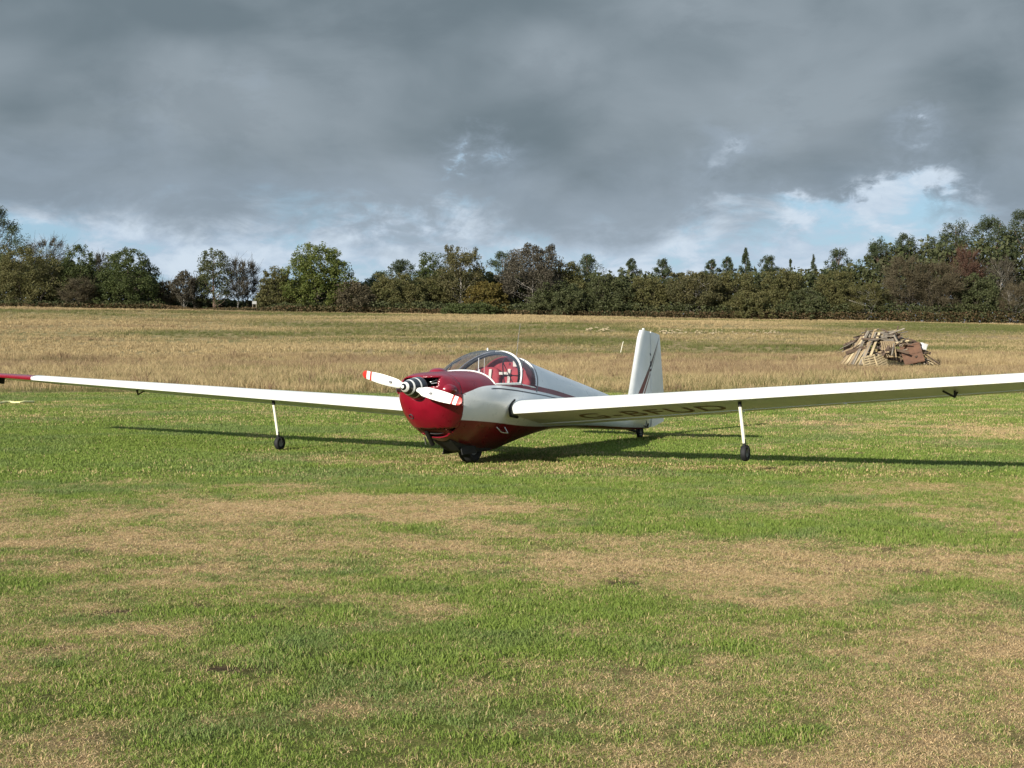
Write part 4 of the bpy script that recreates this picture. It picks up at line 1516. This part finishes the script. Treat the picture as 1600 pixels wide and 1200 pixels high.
blister('cylinder_blister', (-1.00, -.315, .965), (.100, .095, .080), R(-16), M_red, COWL)
blister('cylinder_blister', (-1.00, .315, .965), (.100, .095, .080), R(16), M_red, COWL)
for sgn in (-1, 1):
    for k in range(8):
        zz = .56 + .052 * k
        xx = COWL_X(zz) - .022
        mbf = MB()
        M = Matrix.Translation((xx, sgn * (half_y(xx, zz) - .001), zz)) @ Matrix.Rotation(R(90 * sgn), 4, 'Z')
        mbf.lathe([(-.004, .009), (.004, .009), (.005, .005), (.005, 0)], 10, M)
        mbf.build('fastener', M_metal, COWL)
blister('filler_dome', (-.50, .14, 1.165), (.115, .11, .060), 0, M_red, PL)
# landing light, cooling flap, exhaust
mb = MB()
yv, zv = .16, .655
xv = -1.14
while half_y(xv, zv) < yv:
    xv += .002
M = Matrix.Translation((xv, yv, zv)) @ Matrix.Rotation(R(-38), 4, 'Y') @ Matrix.Rotation(R(-14), 4, 'Z')
mb.lathe([(-.022, .026), (-.026, .034), (.004, .036), (.02, .028), (.02, 0)], 20, M)
mb.build('landing_light', M_dark, COWL, True)
mb = MB()
Mf = Matrix.Rotation(R(28), 3, 'Y')
mb.box((-.80, .0, .442), (.17, .44, .012), Mf)
mb.box((-.78, -.214, .458), (.13, .012, .03), Mf)
mb.box((-.78, .214, .458), (.13, .012, .03), Mf)
mb.build('cooling_flap', M_flap, PL)
t = np.linspace(0, 2 * math.pi, 49)[:-1]
y, z = sect_pt(np.full_like(t, -.80), t)
pts = [(-.80, a * .96, .80 + (b - .80) * .96) for a, b in zip(y, z)]
n = len(pts)
mb = MB()
mb.add(pts + [(p[0] + .012, p[1], p[2]) for p in pts], [tuple(range(n))[::-1], tuple(range(n, 2 * n))] + [(i, (i + 1) % n, n + (i + 1) % n, n + i) for i in range(n)])
mb.build('firewall', M_dark, PL)
frame('exhaust_pipe', [(-.84, .10, .46), (-.78, .10, .37), (-.70, .10, .28)], [.028, .028, .030], M_dmetal, PL)
mb = MB()
mb.box((-.76, .17, .33), (.02, .012, .10), Matrix.Rotation(R(-20), 3, 'Y'))
mb.build('drain_mast', M_metal, PL)
# wheel box and main wheel
mb = MB()
pts_l = [(-.74, .40), (-.62, .31), (-.40, .19), (-.22, .150), (-.10, .145), (.32, .140), (.42, .17), (.1, .30), (-.4, .36)]
for sgn in (1,):
    V = [(x, s * (.10 if z < .2 else .13), z) for s in (-1, 1) for x, z in pts_l]
    n = len(pts_l)
    mb.add(V, [tuple(range(n)), tuple(range(2 * n - 1, n - 1, -1))] + [(i, n + i, n + (i + 1) % n, (i + 1) % n) for i in range(n)])
mb.build('wheel_fairing', M_seal, PL)
for sgn in (-1, 1):
    mb = MB()
    mb.box((-.24, sgn * .135, .185), (.34, .010, .10), Matrix.Rotation(R(sgn * 12), 3, 'X'))
    mb.build('wheel_door', M_seal, PL)


def wheel(name, c, rad, wid, parent, hub=True):
    mb = MB()
    h = wid / 2
    prof = [(-h * .75, rad * .52), (-h * .95, rad * .70), (-h, rad * .82), (-h * .86, rad * .93), (-h * .45, rad * .99), (0, rad), (h * .45, rad * .99), (h * .86, rad * .93), (h, rad * .82), (h * .95, rad * .70), (h * .75, rad * .52)]
    M = Matrix.Translation(c) @ Matrix.Rotation(R(90), 4, 'Z')
    mb.lathe(prof, 32, M)
    tyre = mb.build(name, M_black, parent, True)
    mb = MB()
    mb.lathe([(-h * .6, 0), (-h * .6, rad * .3), (-h * .72, rad * .5), (-h * .5, rad * .54), (h * .5, rad * .54), (h * .72, rad * .5), (h * .6, rad * .3), (h * .6, 0)], 20, M)
    mb.build('wheel_hub', M_grey, tyre, True)
    return tyre


wheel('main_wheel', (.02, 0, .205), .205, .165, PL)

# --- flying surfaces
SPAN = 9.15


def airfoil(n=26, t=.15, cam=.030, p=.4):
    u = ((1 - np.cos(np.linspace(0, math.pi, n))) / 2)
    u = np.sort(np.concatenate([u, [.0012, .0075, .022]]))
    yt = 5 * t * (.2969 * np.sqrt(u) - .1260 * u - .3516 * u ** 2 + .2843 * u ** 3 - .1036 * u ** 4)
    yc = np.where(u < p, cam / p ** 2 * (2 * p * u - u ** 2), cam / (1 - p) ** 2 * (1 - 2 * p + 2 * p * u - u ** 2))
    up = np.column_stack([u, yc + yt])
    lo = np.column_stack([u, -.050 * np.minimum(1, (u / .022)) ** .5 * (1 - u) ** .75])
    up[-1, 1] = .0015
    lo[-1, 1] = -.0015
    return up, lo


UP, LO = airfoil()


def wing_station(s):
    """LE x, LE z, chord, incidence at distance s from the centre line"""
    le = np.interp(s, [0, 3.5, 9.2], [.07, .20, .40])
    ch = np.interp(s, [0, 1.0, 3.5, 6.5, 9.2], [1.56, 1.48, 1.18, .88, .60])
    zz = .675 + .0545 * s
    inc = R(float(np.interp(s, [0, 4, 9.2], [11.0, 11.5, 10.5])))
    return le, zz, ch, inc


def wing_pt(s, sgn, u, w):
    le, zz, ch, inc = wing_station(s)
    x, z = u * ch, w * ch
    return (le + x * math.cos(inc) + z * math.sin(inc), sgn * s, zz - x * math.sin(inc) + z * math.cos(inc))


def wing_section(s, sgn, u0=0, u1=1, squash=1.0):
    U = [(u, w * squash) for u, w in UP if u0 <= u <= u1]
    L = [(u, w * squash) for u, w in LO if u0 <= u <= u1]
    loop = U[::-1] + (L[1:] if u0 <= 0 else L)
    return [wing_pt(s, sgn, u, w) for u, w in loop]


def wing_piece(name, ss, sgn, mat, parent, u0=0, u1=1, squash=None):
    secs = [wing_section(s, sgn, u0, u1, 1 if squash is None else q) for s, q in zip(ss, squash if squash is not None else [1] * len(ss))]
    n = len(secs[0])
    V = [p for r_ in secs for p in r_]
    Fc = []
    for i in range(len(secs) - 1):
        for k in range(n):
            f = (i * n + k, i * n + (k + 1) % n, (i + 1) * n + (k + 1) % n, (i + 1) * n + k)
            Fc.append(f if sgn > 0 else f[::-1])
    Fc.append(tuple(range(n)))
    Fc.append(tuple((len(secs) - 1) * n + k for k in range(n))[::-1])
    me = mesh_from(name, V, Fc, True)
    o = link(name, me, mat, parent)
    for p in me.polygons:
        if len(p.vertices) > 4:
            p.use_smooth = False
    return o


for sgn in (1, -1):
    wg = wing_piece('wing', np.concatenate([np.linspace(.3, 8.42, 30)]), sgn, M_wing, PL, 0, .80)
    wing_piece('trailing_edge', np.linspace(.3, 3.2, 10), sgn, M_wing, wg, .78, 1)
    ai = wing_piece('aileron', np.linspace(4.55, 8.38, 12), sgn, M_wing, wg, .78, 1)
    wing_piece('flap', np.linspace(3.23, 4.52, 6), sgn, M_wing, wg, .78, .97)
    # red tip with a pale joint band and a skid
    wing_piece('tip_joint', [8.42, 8.47], sgn, M_white, wg, 0, 1)
    wing_piece('wing_tip', [8.472, 8.8, 9.1, 9.4, 9.55, 9.64, 9.68], sgn, M_red, wg, 0, 1, [1, 1, 1, .95, .85, .6, .2])
    mb = MB()
    for ang in (0,):
        p0 = Vector(wing_pt(9.42, sgn, .18, -.05))
        mb.box(p0 + Vector((.03, 0, -.035)), (.22, .05, .10), Matrix.Rotation(R(10), 3, 'Y'))
    mb.build('tip_skid', M_seal, wg)
    mb = MB()
    rib = [Vector(p) for p in wing_section(8.446, sgn, 0, 1, 1.02)]
    mb.tube(rib, .005, 5)
    mb.build('joint_strip', M_grey, wg)
    # rubber seal round the wing root
    loop = [(a - .025, b, c) for a, b, c in wing_section(.572, sgn, 0, .16, 1.32)][2:]
    frame('root_seal', loop, .019, M_seal, wg)
    # hooks under the wing
    s0 = 5.85 if sgn < 0 else 6.35
    p0 = Vector(wing_pt(s0, sgn, .40, LO[10][1]))
    mb = MB()
    mb.tube([p0 + Vector((-.12, -.05 * sgn, .01)), p0 + Vector((0, .05 * sgn, -.06)), p0 + Vector((.14, .05 * sgn, -.005))], .012, 6)
    mb.tube([p0 + Vector((.0, .05 * sgn, .02)), p0 + Vector((0, .05 * sgn, -.065))], .012, 6)
    mb.build('tie_down_hook', M_dmetal, wg, True)
    # outrigger: sprung tube leg with a small wheel
    so = 3.50
    top = Vector(wing_pt(so, sgn, .16, -.045))
    OUT = link('outrigger', None, None, PL)
    lean = .02 if sgn < 0 else .08
    xb = .43
    zw = .0686 + .098
    bot = Vector((xb, sgn * so - .03, zw + .115))
    mb = MB()
    mb.tube([top, top * .5 + bot * .5, bot], .021, 10)
    mb.build('leg', M_cream, OUT, True)
    mb = MB()
    mb.tube([top + Vector((0, 0, .02)), top + (bot - top) * .12], .024, 8)
    mb.build('leg_socket', M_dmetal, OUT, True)
    mb = MB()
    mb.tube([bot + Vector((0, 0, .05)), bot + Vector((.0, 0, -.03))], .022, 8)
    for dy in (-.045, .045):
        mb.tube([bot + Vector((0, 0, -.02)), bot + Vector((.02, dy, -.05)), Vector((xb + .035, sgn * so - .03 + dy, zw))], .009, 6)
    mb.build('fork', M_black, OUT, True)
    wheel('outrigger_wheel', (xb + .035, sgn * so - .03, zw), .098, .070, OUT)

# registration on the underside of the aircraft's left wing: tops of the letters towards the leading edge
cu = bpy.data.curves.new('registration', 'FONT')
cu.body = 'G-BFUD'
cu.size = 1
cu.space_character = 1.12
tmp = bpy.data.objects.new('registration', cu)
COL.objects.link(tmp)
bpy.context.view_layer.update()
me = bpy.data.meshes.new_from_object(tmp.evaluated_get(bpy.context.evaluated_depsgraph_get()))
bpy.data.objects.remove(tmp)
co = np.array([v.co[:] for v in me.vertices])
mn, mx = co.min(0), co.max(0)
lft = None
wgl = [o for o in PL.children if o.name.startswith('wing') and not o.name.startswith('wing_t')][-1]
lw = [sorted([(u, w) for u, w in LO])][0]
for v, c in zip(me.vertices, co):
    a = (c[0] - mn[0]) / (mx[0] - mn[0])
    b = (c[1] - mn[1]) / (mx[1] - mn[1])
    s = 1.22 + a * 1.95
    u = .66 - b * .36
    w = float(np.interp(u, LO[:, 0], LO[:, 1])) - .004
    v.co = wing_pt(s, -1, u, w)
me.update()
link('registration_lettering', me, M_letter, wgl)


# fin and rudder
def fin_piece(name, rows, mat, parent, thick):
    """rows: (z, x_le, x_te); symmetric section"""
    u = np.linspace(0, 1, 15)
    V, n = [], 0
    for z, a, b, t0, t1 in rows:
        # thickness follows the full section between t0 and t1 of the chord
        q = t0 + (t1 - t0) * u
        th = thick * 5 * (.2969 * np.sqrt(q) - .1260 * q - .3516 * q ** 2 + .2843 * q ** 3 - .1036 * q ** 4)
        zz = lambda x_: z - .095 * max(0, x_ - le(z)) * max(0, (z - .42) / 1.34)
        loop = [(a + (b - a) * uu, tt, zz(a + (b - a) * uu)) for uu, tt in zip(u[::-1], th[::-1])] + [(a + (b - a) * uu, -tt, zz(a + (b - a) * uu)) for uu, tt in zip(u[1:], th[1:])]
        n = len(loop)
        V += loop
    Fc = []
    for i in range(len(rows) - 1):
        for k in range(n):
            Fc.append((i * n + k, (i + 1) * n + k, (i + 1) * n + (k + 1) % n, i * n + (k + 1) % n))
    Fc += [tuple(range(n)), tuple((len(rows) - 1) * n + k for k in range(n))[::-1]]
    return link(name, mesh_from(name, V, Fc, True), mat, parent)


le = lambda z: 5.312 - (1.759 - z) * .442
te = lambda z: float(np.interp(z, [.15, .72, 1.7], [6.275, 6.262, 6.130]))
HX = 5.61
fz = np.linspace(.42, 1.745, 12)
ratio = lambda z: (HX - le(z)) / (te(z) - le(z))
FIN = fin_piece('fin', [(z, le(z) + (.04 * max(0, (z - 1.70) / .045) if z > 1.7 else 0), HX - .004, 0, ratio(z)) for z in fz], M_fin, PL, .11)
rz_ = np.linspace(.40, 1.745, 12)
RUD = fin_piece('rudder', [(.16, HX + .006, 5.75, ratio(.4), .62), (.22, HX + .006, 6.24, ratio(.4), .99)] + [(z, HX + .006, te(z) - (.012 if z > 1.73 else 0), ratio(z), 1) for z in rz_], M_fin, PL, .11)
blister('tail_light', (5.47, 0, 1.755), (.035, .02, .016), 0, M_pwhite, FIN)
frame('rudder_hinge', [(HX - .01, -.052, 1.36), (HX + .02, -.052, 1.33)], .010, M_grey, RUD)
for sgn in (1, -1):
    V, Fc = [], []
    rows = []
    for s, a, c in [(.03, 4.72, .86), (.8, 4.80, .76), (1.45, 4.90, .62), (1.55, 4.98, .45)]:
        up = [(a + u * c, sgn * s, .47 - u * c * .10 + w * c * .8) for u, w in UP]
        lo = [(a + u * c, sgn * s, .47 - u * c * .10 - w * c * .8) for u, w in UP]
        rows.append(up[::-1] + lo[1:])
    n = len(rows[0])
    V = [p for r_ in rows for p in r_]
    for i in range(len(rows) - 1):
        for k in range(n):
            f = (i * n + k, i * n + (k + 1) % n, (i + 1) * n + (k + 1) % n, (i + 1) * n + k)
            Fc.append(f if sgn > 0 else f[::-1])
    Fc += [tuple(range(n)), tuple((len(rows) - 1) * n + k for k in range(n))[::-1]]
    link('tailplane', mesh_from('tailplane', V, Fc, True), M_white, PL)

# tail wheel with its spring and steering links
TW = link('tail_wheel_unit', None, None, PL)
wheel('tail_wheel', (5.27, 0, .095), .095, .065, TW)
frame('tail_spring', [(4.78, 0, .17), (5.02, 0, .13), (5.16, 0, .11), (5.27, 0, .10)], [.022, .02, .018, .018], M_dmetal, TW)
frame('brace', [(4.98, -.05, .20), (5.10, -.06, .05), (5.22, -.05, .08)], .010, M_dmetal, TW)
frame('steering_arm', [(5.27, -.05, .20), (5.42, -.07, .17), (5.46, -.07, .22)], .010, M_dmetal, TW)
frame('steering_cable', [(5.15, -.06, .30), (5.40, -.06, .27), (5.42, -.07, .18)], .006, M_dmetal, TW)
frame('fork', [(5.27, -.045, .09), (5.25, -.045, .2), (5.25, .045, .2), (5.27, .045, .09)], .010, M_dmetal, TW)
frame('tow_ring', [(4.05, -.03 , .215), (4.02, -.03, .185), (4.10, -.03, .165), (4.20, -.03, .180), (4.20, -.03, .21)], .006, M_metal, PL)
# boarding step
frame('boarding_step', [(-.11, -.47, .47), (-.07, -.52, .40), (.12, -.50, .38), (.13, -.45, .455)], .008, M_metal, PL)
# whip aerial behind the canopy
frame('whip_aerial', [(1.30, .02, 1.345), (1.36, .02, 1.60), (1.42, .02, 1.80)], [.004, .003, .002], M_grey, PL)
frame('pitot_probe', [(-.14, -.30, 1.165), (-.14, -.30, 1.185)], .006, M_dmetal, CAN)
#@@PLANE_END
# ------------------------------------------------------------------ timber heap and small things in the field
PX, PY = 25.5, 94.0
PZ = float(terrain(PX, PY)) + .10
MM = PY / F


def wood(name, c, var=.18):
    return paint(name, c, .8, var=var, scale=2.5, bump=.3)


WOODS = [(wood('pale_timber', (.44, .35, .21)), 'pale yellow plank leaning in the timber heap', 'pale planks of the timber heap', 'pale_plank'),
         (wood('grey_timber', (.25, .215, .17)), 'grey weathered plank in the timber heap', 'grey planks of the timber heap', 'grey_plank'),
         (wood('brown_timber', (.10, .065, .042)), 'dark brown plank in the timber heap', 'brown planks of the timber heap', 'brown_plank'),
         (wood('tan_timber', (.29, .21, .12)), 'tan coloured plank in the timber heap', 'tan planks of the timber heap', 'tan_plank')]
PLANK = []
for k in range(4):
    mb = MB()
    w = (.16, .11, .20, .09)[k]
    mb.box((0, 0, .5), (w, .035, 1.0))
    mb.box((w * .18, .020, .62), (w * .25, .012, .5))
    PLANK.append([mesh_from('plank', mb.V, mb.F) for _ in range(4)])
    for me_, (m_, *_r) in zip(PLANK[-1], WOODS):
        me_.materials.append(m_)


HS = 1.12                                      # overall size of the heap


def plank(a, b, shape, tone, twist):
    a, b = Vector(a) * HS, Vector(b) * HS
    d = b - a
    o = link(WOODS[tone][3], PLANK[shape][tone])
    c = (a + b) / 2
    side = 'left flank' if c.x < -1.25 else 'right flank' if c.x > 1.25 else 'middle'
    if side == 'middle':
        side = 'crown' if c.z > 1.55 else 'front face' if c.y < -.6 else 'core'
    colour = ('pale yellow', 'grey weathered', 'dark brown', 'tan')[tone]
    tag(o, '%s plank on the %s of the timber heap' % (colour, side), 'plank', '%s planks, %s of the heap' % (colour, side))
    q = d.to_track_quat('Z', 'Y')
    o.matrix_world = Matrix.Translation(Vector((PX, PY, PZ)) + a) @ (q.to_matrix().to_4x4() @ Matrix.Rotation(twist, 4, 'Z')) @ Matrix.Diagonal((1, 1, d.length, 1))
    return o


rp = random.Random(4)


def dome(x, y):
    q = (abs(x) / 2.95) ** 2.0 + (y / 2.3) ** 2
    return 2.0 * max(0, 1 - q) ** .62


# a tangle of old boards fills the heap
for i in range(120):
    x, y = rp.uniform(-2.4, 2.5), rp.uniform(-2.0, .9)
    if x < -.7 and y < -1.0:
        continue
    z = dome(x, y) * rp.uniform(.62, 1.0)
    if z < .25:
        continue
    a = rp.uniform(-.9, .9) + (0 if rp.random() < .7 else 1.5)
    L = rp.uniform(.5, 1.2)
    dx, dy = math.cos(a) * L / 2, math.sin(a) * L / 2
    sl = .75
    z1 = max(.05, min(z, dome(x - dx, y - dy) + .06)) + rp.uniform(-.1, .1)
    z2 = max(.05, min(z + .15, dome(x + dx, y + dy) + .10)) + rp.uniform(-.1, .12)
    plank((x - dx, y - dy, max(.02, z1)), (x + dx, y + dy, max(.02, z2)), rp.randrange(4), rp.choice([1, 1, 2, 2, 2, 3, 1, 0]), rp.uniform(0, 3))
for i in range(85):
    x, y = rp.uniform(-2.0, 2.3), rp.uniform(-1.25, .5)
    h = dome(x, y + .35)
    if h < .4:
        continue
    z = rp.uniform(.08, .88) * h
    a = rp.uniform(-.8, .8)
    L = rp.uniform(.6, 1.3)
    dz = rp.uniform(-.45, .45)
    dx = math.cos(a) * L / 2
    plank((x - dx, y, max(.03, z - dz * .5)), (x + dx, y + rp.uniform(-.3, .3), max(.05, z + dz * .5)), rp.choice([0, 2, 2]), rp.choice([2, 2, 2, 1]), rp.uniform(0, 3))
# long boards leaning up the left flank
for i in range(17):
    t = i / 16
    bx = -3.05 + 1.55 * t + rp.uniform(-.06, .06)
    tx = -1.45 + 1.05 * t + rp.uniform(-.15, .15)
    plank((bx, -1.25 - .75 * t + rp.uniform(-.1, .1), 0), (tx, -.35 - .3 * t, 1.55 + .45 * math.sin(t * 2.6) + rp.uniform(-.25, .15)), rp.choice([0, 0, 1, 3]), rp.choice([0, 0, 0, 3, 3, 1]), rp.uniform(-.4, .4))
for i in range(9):
    t = i / 8
    plank((2.0 + 1.15 * t, -1.3 + rp.uniform(-.2, .5), 0), (.95 + .55 * t, -.5 + rp.uniform(-.1, .3), 1.35 - .25 * t + rp.uniform(-.2, .2)), rp.choice([1, 3, 0]), rp.choice([0, 3, 1, 2, 0]), rp.uniform(-.6, .6))
for i in range(7):
    x = -.8 + i * .28
    plank((x - .6, -.2 + rp.uniform(-.3, .3), 1.85 + rp.uniform(-.1, .1)), (x + .6, -.1 + rp.uniform(-.4, .4), 1.98 + rp.uniform(-.12, .2)), rp.choice([0, 1, 3]), rp.choice([0, 1, 3, 1]), rp.uniform(-1, 1))
plank((.70, -.4, 1.75), (.85, -.35, 2.35), 1, 2, 0)
plank((-1.35, -.3, 1.5), (-1.05, -.3, 2.2), 3, 2, .3)


def pallet(label, c, tilt, yaw, roll, w=1.0, h=1.2, ns=7, tone=1):
    root = link('pallet', None, loc=Vector((PX, PY, PZ)) + Vector(c) * HS)
    root.rotation_euler = (tilt, roll, yaw)
    tag(root, label, 'pallet', 'pallets in the timber heap')
    mat = WOODS[tone][0]
    mb = MB(); mb.box((0, 0, 0), (w / ns * .62, .022, h)); slat_me = mesh_from('slat', mb.V, mb.F); slat_me.materials.append(mat)
    mb = MB(); mb.box((0, 0, 0), (w, .09, .09)); bear_me = mesh_from('bearer', mb.V, mb.F); bear_me.materials.append(mat)
    for i in range(ns):
        link('slat', slat_me, None, root, (-w / 2 + w / ns * (i + .5), -.058, h / 2))
    for z in (.06, h / 2, h - .06):
        link('bearer', bear_me, None, root, (0, 0, z))
    return root


pallet('tan pallet standing upright in the middle of the timber heap', (-.05, -1.75, .42), R(-24), R(4), 0, 1.0, 1.2, 7, 3)
pallet('pale slatted pallet lying low at the left foot of the heap', (-1.75, -2.15, .05), R(-32), R(-8), R(78), .95, 1.1, 6, 0)
pallet('pale slatted pallet next to the upright one, low in the heap', (-.95, -2.15, .08), R(-30), R(6), R(70), .95, 1.0, 6, 0)
pallet('grey pallet lying on the crown of the timber heap', (.55, -1.05, 1.45), R(-62), R(10), R(60), .8, .9, 6, 1)
mb = MB()
mb.box((0, 0, .70), (1.35, .05, 1.45))
door = mb.build('board_sheet', wood('reddish_board', (.115, .056, .030), .15))
door.location = (PX + 1.65, PY - 1.95, PZ + .12)
door.rotation_euler = (R(-26), R(-12), R(-6))
tag(door, 'reddish brown board sheet leaning on the right of the timber heap', 'board')
for z in (.06, .70, 1.34):
    mb = MB(); mb.box((0, -.04, z), (1.30, .03, .07)); mb.build('batten', door.data.materials[0], door)
mb = MB()
mb.box((0, 0, .2), (.36, .32, .40))
mb.box((0, -.165, .2), (.28, .012, .32))
mb.box((0, 0, .412), (.40, .36, .024))
bx = mb.build('white_box', paint('white_panel', (.72, .72, .70), .5))
bx.location = (PX + 2.45, PY - 1.0, PZ + 1.02)
bx.rotation_euler = (R(8), R(14), R(20))
tag(bx, 'small white box perched on the right shoulder of the heap', 'box')


def at(u, v_base_Y, Y):
    X = (u - 800) / F * Y
    return Vector((X, Y, float(terrain(X, Y))))


p = at(969, 0, 118)
mb = MB()
mb.tube([(0, 0, -.1), (.14, 0, .55), (.27, 0, 1.05)], [.030, .028, .024], 7)
mb.box((.14, -.002, .55), (.07, .064, .05))
o = mb.build('marker_stake', M_strap, None, True)
o.location = p
tag(o, 'white stake leaning in the long grass left of the tail fin', 'stake')
p = at(398, 0, 196)
sg = link('small_sign', None, loc=p)
tag(sg, 'tiny white notice board in the gap below the leafless birches', 'sign')
mb = MB(); mb.box((0, 0, 1.30), (.62, .03, .42)); mb.build('board', paint('shaded_board', (.30, .30, .29), .7), sg)  # white board toned down to grey, its shade put into the colour
for dx in (-.25, .25):
    mb = MB(); mb.box((dx, .04, .6), (.06, .05, 1.5)); mb.build('post', WOODS[1][0], sg)
# hose lying at the left edge of the mown grass
hp = []
for k in range(26):
    u = -130 + 182 * k / 25
    v = 636.5 - 7.5 * k / 25 + .5 * math.sin(k * .9)
    x_, y_ = ground_px(u, v)
    hp.append((x_, y_, float(terrain(x_, y_)) + .045 + .012 * math.sin(k * 1.7)))
mb = MB(); mb.tube(hp, .026, 6)
o = mb.build('hose', paint('yellow_hose', (.70, .66, .30), .5), None, True)
tag(o, 'pale yellow hose lying in the grass at the left edge', 'hose')
# pale chippings scattered on the slope
r = np.random.default_rng(12)
V, Fc = [], []
for (u0, u1, Y, n) in [(915, 952, 152, 46), (1036, 1072, 150, 55), (1084, 1128, 151, 34), (1140, 1225, 150, 34), (1000, 1040, 150, 8)]:
    for _ in range(n):
        u = r.uniform(u0, u1); y = Y + r.normal() * 1.6
        x = (u - 800) / F * y
        z = float(terrain(x, y)) + r.uniform(.10, .32)
        s = r.uniform(.05, .15)
        a = r.uniform(0, 3.14)
        M = Matrix.Rotation(a, 3, 'Z') @ Matrix.Rotation(r.normal() * .4, 3, 'X')
        b = len(V)
        for sx in (-1, 1):
            for sy in (-1, 1):
                for sz in (-1, 1):
                    V.append(M @ Vector((sx * s, sy * s * .5, sz * s * .28)) + Vector((x, y, z)))
        Fc += [tuple(i + b for i in f) for f in [(0, 1, 3, 2), (4, 6, 7, 5), (0, 4, 5, 1), (2, 3, 7, 6), (0, 2, 6, 4), (1, 5, 7, 3)]]
o = link('wood_chippings', mesh_from('wood_chippings', V, Fc), paint('pale_chippings', (.36, .29, .18), .9))
tag(o, 'pale chippings strewn on the green slope', 'chippings', kind='stuff')
